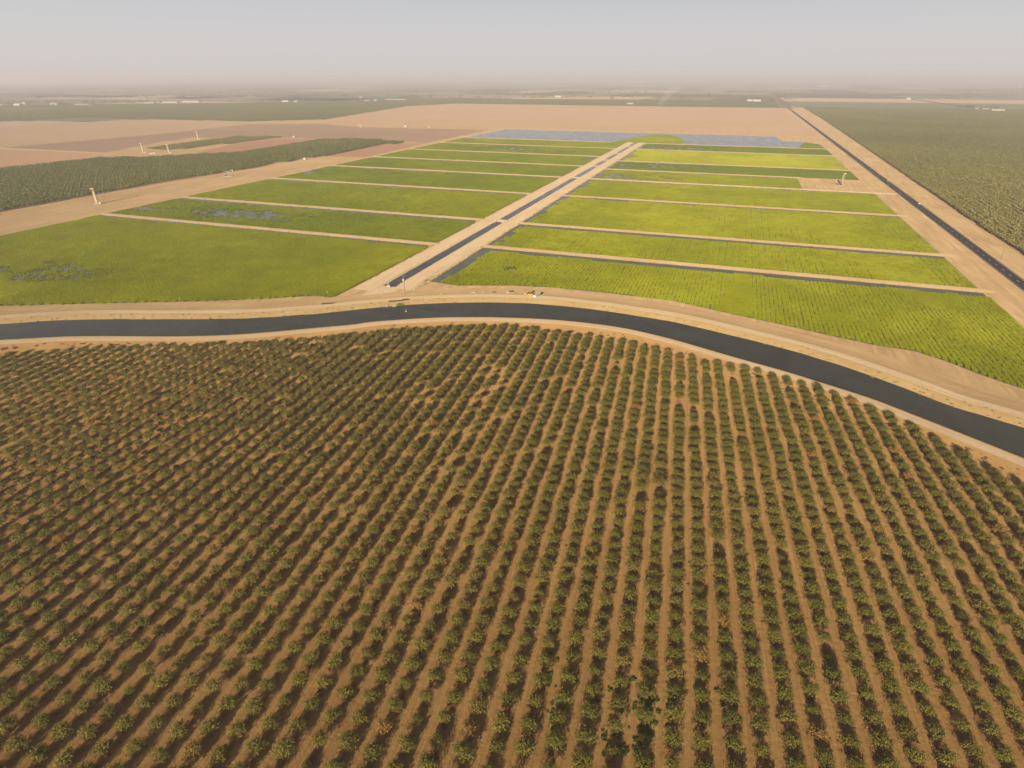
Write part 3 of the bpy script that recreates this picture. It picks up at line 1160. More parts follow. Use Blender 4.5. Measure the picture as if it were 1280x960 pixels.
solo_id = set(id(t) for t in solo)

# count rows along the picture's lower edge and trees up each row
rows = {}
for t in vis:
    rows.setdefault(t['r'], []).append(t)
row_order = {}
bottom, lefts, rights = [], [], []
for r, ts in rows.items():
    ts.sort(key=lambda t: t['v'])
    u = ROW0 + r * ROW
    lo = None
    for v in range(-30, 400):
        x, y = to_world((u, v), TR)
        px, py, zc = project((x, y, 1.8))
        if 0 <= px <= 1280 and py <= 960:
            lo = (px, py)
            break
    if lo is None:
        continue
    if lo[1] > 930 or (6 < lo[0] < 1274):
        bottom.append((u, r))
    elif lo[0] < 640:
        lefts.append((-u, r))
    else:
        rights.append((u, r))
bottom.sort()
lefts.sort()
rights.sort()
where = {}
for k, (_, r) in enumerate(bottom):
    where[r] = 'up from the bottom edge in the %s row from left' % ordinal(k + 1)
for k, (_, r) in enumerate(lefts):
    where[r] = 'in from the left edge, %s row above the bottom-left corner' % ordinal(k + 1)
for k, (_, r) in enumerate(rights):
    where[r] = 'in from the right edge, %s row above the bottom-right corner' % ordinal(k + 1)
for r, ts in rows.items():
    for k, t in enumerate(ts):
        if id(t) not in solo_id or r not in where:
            continue
        look = 'yellowing' if t['tone'] > 0.72 else ('small' if t['sc'] < 0.78 else ('large' if t['sc'] > 1.12 else 'leafy'))
        e = empty('orchard_tree', (t['x'], t['y'], 0.03), t['rot'])
        e.scale = (t['sc'],) * 3
        tag(e, '%s orchard tree, %s %s' % (look, ordinal(k + 1), where[r]), 'tree', 'orchard trees in rows at the front')
        for nm, me in (('trunk', trunk_me[t['k']]), ('crown', crown_me[t['k']])):
            o = bpy.data.objects.new(nm, me)
            link(o, e)
            o['tone'] = t['tone']
scatter('orchard_trees', [(t['x'], t['y'], 0.03, t['rot'], (t['sc'],) * 3, t['k'], t['tone']) for t in orch if id(t) not in solo_id], tree_src, 0.0,
        'olive-green orchard trees in straight rows between the camera and the canal', 'orchard')

# ------------------------------------------------------------------ the other orchards, as blocks of trees
BW, BH = 26.0, 22.0


def orchard_block(seed, rad, h, nx=4, ny=4, clumps=60):
    q = random.Random(seed)
    mb = MB()
    for i in range(nx):
        for j in range(ny):
            cx = (i + 0.5) * BW / nx - BW / 2 + q.gauss(0, 0.2)
            cy = (j + 0.5) * BH / ny - BH / 2 + q.gauss(0, 0.25)
            r_ = rad * q.uniform(0.82, 1.12)
            if q.random() < 0.02:
                continue
            for k in range(clumps):
                z = q.uniform(-0.25, 1.0)
                a = q.uniform(0, 6.283)
                d = Vector((math.cos(a) * math.sqrt(max(0, 1 - z * z)), math.sin(a) * math.sqrt(max(0, 1 - z * z)), z))
                rr = q.uniform(0.72, 1.08)
                p = Vector((cx + d.x * r_ * rr, cy + d.y * r_ * rr, h * 0.5 + d.z * h * 0.5 * rr))
                n = (d + Vector((q.gauss(0, 0.5), q.gauss(0, 0.5), q.gauss(0, 0.5) + 0.2))).normalized()
                u = Matrix.Rotation(q.uniform(0, 6.28), 3, n) @ n.orthogonal().normalized()
                w = n.cross(u)
                s = q.uniform(0.45, 0.85)
                mb.add([p - u * s, p + w * s * 0.8, p + u * s, p - w * s * 0.8], [(0, 1, 2, 3)])
    mb.mats = [M['leaf_far']]
    return mb.mesh('orchard_block')


block_src = source_collection('orchard_block', [orchard_block(k, 2.5, 4.3) for k in range(5)])
small_src = source_collection('orchard_block_low', [orchard_block(40 + k, 3.0, 3.6, clumps=34) for k in range(4)])


def block_orchard(name, poly, tone, src, nk, label, seed, path=None, frame=True, floor=None, jag=0.0, drift=0.15):
    xs, ys = [p[0] for p in poly], [p[1] for p in poly]
    q = random.Random(seed)
    pts = []
    y = min(ys) + BH / 2
    while y < max(ys):
        xx = min(xs)
        while xx < max(xs) and not inside((xx, y), poly):
            xx += 1.0
        x = xx + BW / 2 + q.uniform(-0.4, 0.4)
        while x < max(xs):
            if inside((x, y), poly):
                wx, wy = to_world((x, y), TH)
                px, py, zc = project((wx, wy, 2))
                if zc > 60 and -200 < px < 1480 and not (path and path(x, y)):
                    tn = (tone(x, y) if callable(tone) else tone) + fbm(x, y, 0.004, seed) * drift + q.uniform(-0.04, 0.04)
                    pts.append((x, y, 0.0, q.choice([0, math.pi]), (1, 1, q.uniform(0.9, 1.1)), q.randrange(nk), max(0.0, min(1.0, tn))))
            x += BW
        y += BH
    if floor:
        sheet('orchard_floor', poly, 0.05, floor, TH)
    return scatter(name, pts, src, TH, label, 'orchard')


M['floor_dark'] = soil('orchard_floor_soil', (0.21, 0.135, 0.07), (0.27, 0.175, 0.095), 0.01, 0.2, (0.4, 0.02, 1), 0.3)


def tone_r(x, y):
    f = max(0.0, min(1.0, (y - 700) / 900))
    g = max(0.0, min(1.0, (x - 500) / 900))
    return 0.62 - 0.34 * f + 0.12 * g * (1 - f)


block_orchard('orchard_trees', [(226, 100), (230, 700), (246, 1500), (262, 2400), (268, 3390), (5200, 3390), (5200, 1500), (2200, 100)], tone_r, block_src, 5,
              'wide orchard of dusty green trees right of the paved road', 3, path=lambda x, y: 1148 < y < 1160 and x > 330, floor=M['floor_dark'])
left_px = [(-250, 316), (0, 264), (110, 244), (300, 212), (348, 203), (404, 194.6), (499, 178), (459, 174), (404, 174.2), (300, 191), (234, 194.5), (169, 198), (131, 197.5), (0, 211.5), (-250, 243)]
block_orchard('orchard_trees', [ST(a, b, 1.0) for a, b in left_px], 0.22, block_src, 5,
              'dark green orchard block left of the rice fields', 4, floor=M['floor_dark'])
block_orchard('orchard_trees', [ST(a, b) for a, b in [(187, 186), (234, 179), (300, 170.8), (350, 172.3), (300, 178), (211, 188)]], 0.25, small_src, 4,
              'thin green orchard strip between bare fields on the left', 5, floor=M['floor_dark'])
block_orchard('orchard_trees', [ST(a, b) for a, b in [(-200, 159), (0, 152.5), (96, 147), (309, 152), (405, 149.5), (507, 133), (560, 130), (470, 127.5), (100, 131), (-200, 134)]], 0.2, small_src, 4,
              'far green orchard behind the fallow tan field on the left', 6, floor=M['floor_dark'])
block_orchard('orchard_trees', [(-2300, 3330), (180, 3330), (180, 4100), (-2300, 4100)], 0.15, small_src, 4,
              'far green orchard strip beyond the big fallow field', 7, floor=M['floor_dark'])

# ------------------------------------------------------------------ built things
def gpos(px, py, z=0.0):
    x, y = G(px, py, z)
    return (x, y, z)


YAW = -TH      # things that follow the field grid


def pump_tower(loc, label, h=15.0, rz=0.0):
    """tall long-stroke pumping unit: skid, tapered tower, overhanging head, ladder, motor box, wellhead"""
    e = tag(empty('pumping_tower', loc, rz), label, 'pump', 'oil pumps on the bare ground')
    mb = MB()
    mb.box((0.6, 0, 0.25), (7.5, 2.6, 0.5))
    mb.box((-2.2, 0, 0.6), (1.0, 2.2, 0.3))
    mb.build('skid', M['concrete'], e)
    mb = MB()
    w0, w1 = 1.25, 0.85
    cs = [(sx, sy) for sx in (-1, 1) for sy in (-1, 1)]
    for sx, sy in cs:
        mb.tube((sx * w0, sy * w0, 0.5), (sx * w1, sy * w1, h - 1.4), 0.13, 0.11, 6)
    n = 6
    for k in range(n):
        z0, z1 = 0.5 + (h - 1.9) * k / n, 0.5 + (h - 1.9) * (k + 1) / n
        a0, a1 = w0 + (w1 - w0) * k / n, w0 + (w1 - w0) * (k + 1) / n
        for sx in (-1, 1):
            mb.tube((sx * a0, -a0, z0), (sx * a1, a1, z1), 0.06, 0.06, 5)
            mb.tube((-a0, sx * a0, z0), (a1, sx * a1, z1), 0.06, 0.06, 5)
            mb.tube((sx * a1, -a1, z1), (sx * a1, a1, z1), 0.06, 0.06, 5)
    mb.build('tower', M['cream'], e)
    mb = MB()
    mb.box((0, -1.0, h * 0.42), (1.7, 0.12, h * 0.74), taper=0.8)
    mb.build('guard_panel', M['cream'], e)
    mb = MB()
    mb.box((-0.6, 0, h - 0.9), (3.4, 2.0, 1.1), taper=0.8)
    mb.tube((-2.0, -0.8, h - 1.0), (-2.0, 0.8, h - 1.0), 0.6, 0.6, 12)
    mb.build('tower_head', M['cream'], e)
    mb = MB()
    mb.tube((-2.55, 0, 1.4), (-2.55, 0, h - 1.0), 0.07, 0.07, 6)
    mb.build('belt', M['dark'], e)
    mb = MB()
    mb.tube((-2.55, 0, -0.1), (-2.55, 0, 1.5), 0.2, 0.2, 8)
    mb.box((-2.55, 0, 1.1), (0.8, 0.5, 0.3))
    mb.build('wellhead', M['grey'], e)
    mb = MB()
    for sy in (-0.2, 0.2):
        mb.tube((1.25, sy, 0.5), (0.95, sy, h - 1.2), 0.04, 0.04, 5)
    for k in range(int(h)):
        mb.tube((1.28 - 0.3 * k / h, -0.2, 0.9 + k * 0.9), (1.28 - 0.3 * k / h, 0.2, 0.9 + k * 0.9), 0.03, 0.03, 4)
    mb.build('ladder', M['grey'], e)
    mb = MB()
    mb.box((3.2, 0, 1.2), (1.6, 1.7, 1.4), taper=0.92)
    mb.build('motor_housing', M['white'], e)
    return e


def pumpjack(loc, label, rz=0.0, sc=1.0, tilt=0.22, paint='grey'):
    e = tag(empty('pumpjack', loc, rz), label, 'pump', 'oil pumps on the bare ground')
    e.scale = (sc,) * 3
    mt = M[paint]
    mb = MB()
    mb.box((1.2, 0, 0.25), (8.5, 2.2, 0.5))
    mb.build('skid', M['concrete'], e)
    mb = MB()
    for sx in (-1, 1):
        for sy in (-1, 1):
            mb.tube((sx * 1.5, sy * 1.1, 0.4), (sx * 0.15, sy * 0.35, 5.9), 0.14, 0.12, 6)
    for z, f in ((2.0, 0.7), (3.8, 0.4)):
        for sx in (-1, 1):
            mb.tube((sx * 1.5 * f, -1.1 * f, z), (sx * 1.5 * f, 1.1 * f, z), 0.07, 0.07, 5)
            mb.tube((-1.5 * f, sx * 1.1 * f, z), (1.5 * f, sx * 1.1 * f, z), 0.07, 0.07, 5)
    mb.build('samson_post', mt, e)
    rot = Matrix.Rotation(tilt, 3, 'Y')
    mb = MB()
    mb.box((0, 0, 6.2), (8.4, 0.5, 0.65), rot)
    mb.build('walking_beam', mt, e)
    mb = MB()
    prof = [(-4.0, 0.6), (-4.9, 1.3), (-5.35, 0.4), (-5.4, -0.7), (-5.1, -1.7), (-4.7, -1.7), (-4.3, -0.4)]
    pr = [(rot @ Vector((x, 0, z))) for x, z in prof]
    mb.prism([(p.x, p.z + 6.2) for p in pr], -0.35, 0.35)
    mb.build('horse_head', M['cream'] if paint != 'white' else mt, e)
    tail = rot @ Vector((4.0, 0, 0)) + Vector((0, 0, 6.2))
    for sy in (-1, 1):
        mb = MB()
        mb.tube((tail.x, sy * 0.5, tail.z), (3.6, sy * 1.0, 2.0), 0.09, 0.09, 6)
        mb.build('pitman_arm', mt, e)
        mb = MB()
        mb.box((3.6, sy * 1.15, 2.0), (1.9, 0.4, 1.0), Matrix.Rotation(0.5, 3, 'Y'))
        mb.build('counterweight', M['dark'], e)
    mb = MB()
    mb.box((3.5, 0, 1.6), (1.6, 1.2, 2.2), taper=0.85)
    mb.tube((3.5, -1.1, 2.0), (3.5, 1.1, 2.0), 0.14, 0.14, 8)
    mb.build('gearbox', mt, e)
    mb = MB()
    mb.box((5.0, 0, 0.95), (0.9, 0.9, 0.9))
    mb.tube((5.0, -0.7, 1.0), (5.0, 0.7, 1.0), 0.3, 0.3, 10)
    mb.build('motor', M['dark'], e)
    mb = MB()
    hx = (rot @ Vector((-5.3, 0, -1.2))).x
    mb.tube((hx, 0, -0.1), (hx, 0, 1.4), 0.18, 0.18, 8)
    mb.tube((hx, 0, 1.4), (hx, 0, 6.6), 0.05, 0.05, 6)
    mb.build('wellhead', M['grey'], e)
    return e


pump_tower(gpos(121.5, 254.8), 'tall cream pump tower with white head beside the left orchard', 17.5, 0.2)
pump_tower(gpos(179, 191.0), 'left cream pump tower of the two on the oil pad behind orchard', 17.0, 0.2)
pump_tower(gpos(211.5, 192.0), 'right cream pump tower of the two on the oil pad behind orchard', 17.0, 0.2)
pump_tower(gpos(247.5, 174.0), 'farthest small pump tower on the pale pad among plowed fields', 17.0, 0.2)
pump_tower(gpos(1052.2, 231.0), 'cream pump tower on the square dirt pad near the paved road', 15.0, math.pi + 0.1)
pumpjack(gpos(287, 220.5), 'grey pumpjack on the dirt strip beside the left orchard', 0.25 + math.pi, 1.15, 0.2)
pumpjack(gpos(1048, 231.6), 'dark pumpjack at the foot of the tower on the dirt pad', 0.1, 0.85, 0.45, 'dark')
pumpjack(gpos(190.5, 196.2), 'small white pumpjack at the edge of the oil pad behind orchard', math.pi + 0.2, 1.0, 0.1, 'white')
pumpjack(gpos(450.5, 159.2), 'far white pumpjack on the plowed brown field', 0.3, 1.1, 0.35, 'white')


def tank(loc, label, r=2.4, h=3.6, cat='tank'):
    e = tag(empty('storage_tank', loc), label, cat, 'pale tanks on the fields')
    mb = MB()
    mb.tube((0, 0, -0.05), (0, 0, h), r, r, 18)
    mb.build('tank_shell', M['white'], e)
    mb = MB()
    mb.tube((0, 0, h), (0, 0, h + 0.5), r * 1.02, r * 0.2, 18)
    mb.build('tank_roof', M['roof'], e)
    mb = MB()
    for k in range(7):
        mb.tube((r + 0.15, -0.25, 0.4 + k * 0.45), (r + 0.15, 0.25, 0.4 + k * 0.45), 0.03, 0.03, 4)
    for sy in (-0.25, 0.25):
        mb.tube((r + 0.15, sy, 0), (r + 0.15, sy, h), 0.03, 0.03, 4)
    mb.build('ladder', M['grey'], e)
    return e


tank(gpos(183.5, 198.2, 0.1), 'low white tank at the front of the oil pad behind orchard', 3.6, 2.6)
tank(gpos(507, 158.6), 'left white tank of the far pair on the brown field', 4, 3.4)
tank(gpos(536.5, 159.4), 'right white tank of the far pair on the brown field', 3, 3)
tank(gpos(367.5, 171.6), 'single white tank on the track among plowed fields', 3, 3)
tank(gpos(381, 199.6), 'pale tank at the end of the left orchard', 2.2, 3)


def utility_pole(loc, label, h=10.0, rz=0.0, trans=False):
    e = tag(empty('utility_pole', loc, rz), label, 'utility pole', 'utility poles')
    mb = MB()
    mb.tube((0, 0, -0.3), (0, 0, h), 0.19, 0.12, 8)
    mb.build('pole', M['wood'], e)
    mb = MB()
    mb.box((0, 0.14, h - 0.7), (2.6, 0.14, 0.16))
    a = mb.build('crossarm', M['wood'], e)
    for x in (-1.15, 0, 1.15):
        mb = MB()
        mb.tube((x, 0.14, h - 0.62), (x, 0.14, h - 0.35), 0.07, 0.04, 6)
        mb.build('insulator', M['white'], a)
    if trans:
        mb = MB()
        mb.tube((-0.55, 0, h - 4.0), (-0.55, 0, h - 2.6), 0.42, 0.42, 12)
        mb.tube((-0.55, 0, h - 2.6), (-0.55, 0, h - 2.35), 0.2, 0.08, 8)
        mb.box((-0.25, 0, h - 3.3), (0.4, 0.2, 0.6))
        mb.build('transformer', M['white'], e)
    return e


utility_pole(gpos(506.5, 368.6, 0.2), 'tall wooden pole with white transformer beside the ditch mouth', 13.5, 0.3, True)
for k in range(7):
    x, y = to_world((192.6, 850 + 70 * k), TH)
    utility_pole((x, y, 0.05), '%s pole up along the left side of the paved road' % ordinal(k + 1), 9.0, YAW)
for k, (px, py) in enumerate([(1251, 324), (1129, 229.5)]):
    utility_pole(gpos(px, py, 0.05), ('nearer', 'farther')[k] + ' pole on the right side of the paved road by the orchard', 9.5, YAW)
utility_pole(gpos(130, 244.5, 0.05), 'pole with pale top behind the tall cream pump tower', 9.5, YAW)
utility_pole(gpos(303, 212.5, 0.05), 'pole at the orchard edge right of the grey pumpjack', 9.5, YAW)


def wheel(parent, x, y, r, w, m_rim='grey'):
    mb = MB()
    mb.tube((x, y - w / 2, r), (x, y + w / 2, r), r, r, 16)
    t = mb.build('wheel', M['rubber'], parent)
    mb = MB()
    mb.tube((x, y - w / 2 - 0.015, r), (x, y + w / 2 + 0.015, r), r * 0.55, r * 0.55, 12)
    mb.build('rim', M[m_rim], t)


def car(name, loc, rz, label, paint, cat='car', bed=False, group=None):
    e = tag(empty(name, loc, rz), label, cat, group)
    L, W = (5.4, 1.95) if bed else (4.6, 1.85)
    h = 0.95 if bed else 0.85
    mb = MB()
    mb.prism([(-L / 2, 0.35), (L / 2, 0.35), (L / 2 + 0.03, 0.62), (L / 2 - 0.15, h), (-L / 2 + 0.08, h + 0.03), (-L / 2 - 0.02, 0.6)], -W / 2, W / 2)
    mb.build('body', M[paint], e)
    if bed:
        cab = [(-0.5, h), (1.35, h), (0.75, 1.72), (-0.38, 1.76)]
    else:
        cab = [(-1.9, h), (1.15, h), (0.35, 1.42), (-1.25, 1.45)]
    mb = MB()
    mb.prism(cab, -W / 2 + 0.16, W / 2 - 0.16)
    g = mb.build('cabin', M['glass'], e)
    mb = MB()
    xs = [p[0] for p in cab[2:]]
    mb.box(((xs[0] + xs[1]) / 2, 0, cab[2][1] + 0.045), (abs(xs[0] - xs[1]) * 1.02, W - 0.36, 0.07))
    mb.build('roof', M[paint], g)
    if bed:
        for y in (-1, 1):
            mb = MB()
            mb.box((-1.6, y * (W / 2 - 0.06), h + 0.25), (2.0, 0.1, 0.5))
            mb.build('bed_side', M[paint], e)
        mb = MB()
        mb.box((-L / 2 + 0.1, 0, h + 0.25), (0.1, W - 0.25, 0.5))
        mb.build('tailgate', M[paint], e)
    for x in (-L * 0.31, L * 0.31):
        for y in (-1, 1):
            wheel(e, x, y * (W / 2 - 0.1), 0.36, 0.24)
    for y in (-0.65, 0.65):
        mb = MB()
        mb.box((L / 2 + 0.01, y, 0.68), (0.08, 0.35, 0.16))
        mb.build('headlight', M['glass'], e)
    return e


RZ_ROAD = math.pi / 2 - TH
x, y = to_world((202.8, 0), TH)
for (px, py), lab, rz, s in (((1108.3, 226.6), 'white car farther up the paved road', RZ_ROAD, 202.9), ((1149, 255.3), 'white pickup nearer on the paved road', RZ_ROAD, 203.2)):
    t = ST(px, py)[1]
    x, y = to_world((s, t), TH)
    car('parked_car' if False else 'car', (x, y, 0.23), rz, lab, 'white', 'car' if 'car' in lab else 'pickup', 'pickup' in lab, 'white vehicles on the paved road')
car('pickup', gpos(637.2, 366.8, 0.02), 0.35, 'dusty pale pickup on the bare canal bank left of the yellow loader', 'cream', 'pickup', True)


def water_truck(loc, rz, label):
    e = tag(empty('water_truck', loc, rz), label, 'truck')
    mb = MB()
    mb.box((-0.4, 0, 0.75), (8.6, 0.9, 0.3))
    mb.build('chassis', M['dark'], e)
    mb = MB()
    mb.prism([(1.9, 0.7), (4.3, 0.7), (4.35, 1.6), (3.3, 1.75), (2.9, 2.9), (1.9, 2.95)], -1.15, 1.15)
    c = mb.build('cab', M['white'], e)
    mb = MB()
    mb.prism([(3.31, 1.85), (3.36, 1.87), (3.02, 2.75), (2.97, 2.73)], -1.0, 1.0)
    mb.build('windscreen', M['glass'], c)
    for y in (-1.17, 1.17):
        mb = MB()
        mb.box((2.5, y, 2.2), (0.8, 0.03, 0.7))
        mb.build('side_window', M['glass'], c)
    mb = MB()
    n = 20
    vs, fs = [], []
    for x in (-4.5, 1.5):
        for k in range(n):
            t = 2 * math.pi * k / n
            vs.append((x, math.cos(t) * 1.2, 2.05 + math.sin(t) * 1.05))
    fs = [(k, (k + 1) % n, n + (k + 1) % n, n + k) for k in range(n)] + [tuple(range(n - 1, -1, -1)), tuple(range(n, 2 * n))]
    mb.add(vs, fs)
    mb.build('tank', M['white'], e, smooth=False)
    for x in (-3.6, -2.4, 3.3):
        for y in (-1, 1):
            wheel(e, x, y * 1.0, 0.5, 0.35)
    return e


water_truck(gpos(671.5, 372.2, 0.02), 1.15, 'white tank truck parked beside the yellow loader on the canal bank')


def loader(loc, rz, label):
    e = tag(empty('wheel_loader', loc, rz), label, 'loader')
    mb = MB()
    mb.prism([(-3.4, 0.8), (-0.2, 0.8), (-0.2, 2.0), (-3.2, 1.8)], -0.95, 0.95)
    mb.build('engine_hood', M['yellow'], e)
    mb = MB()
    mb.box((0.9, 0, 1.05), (2.2, 1.2, 0.8))
    mb.build('front_frame', M['yellow'], e)
    mb = MB()
    mb.box((-0.4, 0, 2.6), (1.5, 1.5, 1.5), taper=0.88)
    c = mb.build('cab', M['glass'], e)
    mb = MB()
    mb.box((-0.4, 0, 3.42), (1.6, 1.6, 0.14))
    mb.build('cab_roof', M['yellow'], c)
    for y in (-0.5, 0.5):
        mb = MB()
        mb.tube((1.2, y, 1.6), (2.7, y, 1.5), 0.16, 0.14, 6)
        mb.tube((2.7, y, 1.5), (3.6, y, 0.6), 0.14, 0.12, 6)
        mb.build('lift_arm', M['yellow'], e)
    mb = MB()
    mb.prism([(3.4, 0.2), (4.7, 0.12), (4.7, 0.2), (3.7, 0.4), (3.6, 1.1), (3.45, 1.1)], -1.35, 1.35)
    mb.build('bucket', M['dark'], e)
    for x in (-2.3, 1.2):
        for y in (-1, 1):
            wheel(e, x, y * 1.05, 0.75, 0.55, 'yellow')
    return e


loader(gpos(660.5, 370.4, 0.02), math.pi - 0.25, 'yellow wheel loader parked on the bare canal bank')


def mound(loc, r, h, label, seed, mat):
    mb = MB()
    n, k = 20, 7
    vs = [(0, 0, h)]
    for i in range(1, k + 1):
        f = i / k
        for j in range(n):
            a = 2 * math.pi * j / n
            w = 1 + noise.noise((math.cos(a) * 1.3, math.sin(a) * 1.3, seed + f)) * 0.35
            z = h * (1 - f) ** 1.3 + noise.noise((math.cos(a) * f * 3, math.sin(a) * f * 3, seed)) * 0.25 * h * (1 - f)
            vs.append((math.cos(a) * r[0] * f * w, math.sin(a) * r[1] * f * w, z - (0.15 if i == k else 0)))
    fs = [(0, 1 + j, 1 + (j + 1) % n) for j in range(n)]
    for i in range(k - 1):
        for j in range(n):
            a, b = 1 + i * n + j, 1 + i * n + (j + 1) % n
            fs.append((a, a + n, b + n, b))
    mb.add(vs, fs)
    return tag(mb.build('dirt_mound', mat, None, loc, 0, True), label, 'dirt pile', 'heaps of earth on the canal bank')


mound(gpos(552, 369.5), (6, 3.2), 1.7, 'low earth heap right of the wooden pole', 1, M['road_dirt'])
mound(gpos(572, 368.2), (4, 2), 1.1, 'small earth heap second right of the wooden pole', 2, M['road_dirt'])
mound(gpos(592, 367.4), (7, 2.6), 1.5, 'long earth heap left of the dark shrub on the bank', 3, M['road_dirt'])
mound(gpos(605, 366.4), (4.5, 2), 1.2, 'earth heap nearest the dark shrub on the bank', 4, M['road_dirt'])


def shrub(loc, r, h, label, seed, mat, tone=0.3, name='dry_shrub', cat='shrub', group='dry shrubs along the canal bank'):
    q = random.Random(seed)
    e = tag(empty(name, loc), label, cat, group)
    mb = MB()
    for k in range(130):
        a, el = q.uniform(0, 6.28), math.asin(q.uniform(0.0, 1.0))
        d = Vector((math.cos(a) * math.cos(el), math.sin(a) * math.cos(el), math.sin(el)))
        f = q.uniform(0.45, 1.08) * (1 + 0.25 * noise.noise((d.x * 2, d.y * 2, seed)))
        p = Vector((d.x * r * f, d.y * r * f * 0.8, 0.1 + d.z * h * f))
        u = (d + Vector((q.gauss(0, 0.6), q.gauss(0, 0.6), q.gauss(0, 0.6)))).normalized()
        w = u.orthogonal().normalized()
        s = q.uniform(0.18, 0.38)
        mb.add([p - u * s, p + w * s * 0.35, p + u * s, p - w * s * 0.35], [(0, 1, 2, 3)])
    o = mb.build('twigs', mat, e)
    o['tone'] = tone
    mb = MB()
    for k in range(6):
        a = k * 1.05
        mb.tube((0, 0, -0.1), (math.cos(a) * r * 0.6, math.sin(a) * r * 0.5, h * 0.6), 0.04, 0.02, 5)
    mb.build('stem', M['bark'], e)
    return e


SH = [((5, 437), 1.6, 'the far left edge of the near bank'), ((19, 435.5), 1.5, 'the left end of the near bank, second shrub in'), ((46, 433.2), 1.2, 'the left part of the near bank, third shrub in'),
      ((109, 430), 1.2, 'the near bank above the left orchard rows'), ((256, 428), 1.3, 'the near bank where the canal starts to bend'),
      ((385, 417), 1.8, 'the near bank, left one of a close pair'), ((401, 416.4), 1.8, 'the near bank, right one of a close pair'),
      ((471, 411.5), 0.8, 'the near bank just left of the dark ball shrub'), ((492, 408.8), 2.1, 'the near bank below the tall wooden pole'), ((509, 409), 1.2, 'the near bank beside the shrub below the pole'),
      ((531, 407), 1.3, 'the near bank below the low earth heap'), ((566, 405.4), 1.6, 'the near bank at the crest of the canal bend'), ((666, 409.5), 2.0, 'the near bank below the tank truck'), ((714, 415.2), 1.5, 'the near bank right of the tank truck'),
      ((779, 420), 1.2, 'the near bank by the first right-hand rows'), ((1003, 477.5), 1.8, 'the near bank above the right-hand rows'), ((1021, 483), 1.0, 'the near bank next to the right-hand shrub'),
      ((1065, 494.5), 1.6, 'the near bank, long flat one on the right'), ((1173, 538.8), 2.3, 'the near bank, biggest one at the right'), ((1209, 565), 1.0, 'the near bank near the right edge')]
for k, ((px, py), r, wh) in enumerate(SH):
    shrub(gpos(px, py, 0.3), r * 0.95, r * 0.62, 'brown dry shrub on ' + wh, 50 + k, M['dry'], rnd.uniform(0.0, 0.5))
shrub(gpos(617.5, 366.6), 1.5, 1.2, 'dark brown shrub on the far bank left of the pale pickup', 91, M['dry'], 0.0)
shrub(gpos(500, 381.6, 0.9), 2.2, 1.3, 'green waterside bush by the pale rubble at the canal edge', 92, M['weed'], 0.6, 'waterside_bush', 'bush', None)


def pipe_pile(loc, rz, label, n, length):
    e = tag(empty('pipe_pile', loc, rz), label, 'pipes', 'stacks of dark pipe on the far bank')
    for k in range(n):
        mb = MB()
        x = rnd.uniform(-0.8, 0.8)
        mb.tube((x - length / 2, k * 0.5 - n * 0.25, 0.28), (x + length / 2, k * 0.5 - n * 0.25 + rnd.uniform(-0.3, 0.3), 0.28), 0.26, 0.26, 10)
        mb.build('pipe', M['dark'], e)
    return e


pipe_pile(gpos(410.5, 380.0, 1.2), 0.12, 'dark pipes laid on the far bank left of the earth apron', 5, 7.0)
pipe_pile(gpos(495, 376.4, 1.7), 0.25, 'thin dark pipes above the pale rubble at the canal edge', 3, 9.0)
pipe_pile(gpos(507, 374.8, 1.7), 0.3, 'short dark pipe stack below the tall wooden pole', 4, 3.0)

# pale broken concrete at the canal edge
e = tag(empty('rubble_heap', gpos(487, 383.0, 0.6)), 'pale broken concrete heap at the canal edge', 'rubble')
q = random.Random(4)
for k in range(16):
    mb = MB()
    s = q.uniform(0.5, 1.3)
    mb.box((0, 0, 0), (s, s * q.uniform(0.5, 0.9), s * 0.45), Matrix.Rotation(q.uniform(0, 3), 3, 'Z') @ Matrix.Rotation(q.uniform(-0.4, 0.4), 3, 'X'), taper=0.8)
    mb.build('slab', M['concrete'], e, (q.uniform(-4, 4), q.uniform(-0.9, 0.9), 0.2 + q.uniform(0, 0.4)))


def water_gate(s, t, label):
    """concrete headwall with a slide gate and its wheel frame"""
    x, y = to_world((s, t), TH)
    e = tag(empty('water_gate', (x, y, 0.5), YAW), label, 'water gate', 'small gates along the ditch')
    mb = MB()
    mb.box((0, 0, 0.3), (3.4, 0.5, 1.6))
    mb.build('headwall', M['concrete'], e)
    for sx in (-0.7, 0.7):
        mb = MB()
        mb.box((sx, 0, 1.9), (0.14, 0.14, 1.7))
        mb.build('gate_post', M['white'], e)
    mb = MB()
    mb.box((0, 0, 2.7), (1.6, 0.2, 0.18))
    mb.build('gate_beam', M['white'], e)
    mb = MB()
    mb.tube((0, -0.05, 3.0), (0, 0.05, 3.0), 0.4, 0.4, 12)
    mb.build('hand_wheel', M['grey'], e)
    mb = MB()
    mb.box((0, -0.3, 0.9), (1.2, 0.08, 1.3))
    mb.build('gate_leaf', M['grey'], e)
    e.scale = (0.75, 0.75, 0.75)


for k, (s, t, lab) in enumerate([(-214, 556.5, 'first ditch crossing, left post'), (-205.5, 556.5, 'first ditch crossing, right post'), (-215.5, 452, 'ditch between the near crossing and the canal'),
                                 (-214, 861.5, 'pale cross track over the ditch'), (-214.5, 725, 'ditch midway to the pale cross track'), (-214, 994, 'ditch crossing beyond the pale cross track'),
                                 (-214, 1076, 'second crossing beyond the pale cross track'), (-226.5, 880, 'field corner left of the pale cross track'), (-226.5, 1142, 'far field corner left of the ditch road'),
                                 (-209.5, 341.5, 'near end of the ditch by the canal')]):
    water_gate(s, t, 'small white gate at the ' + lab)


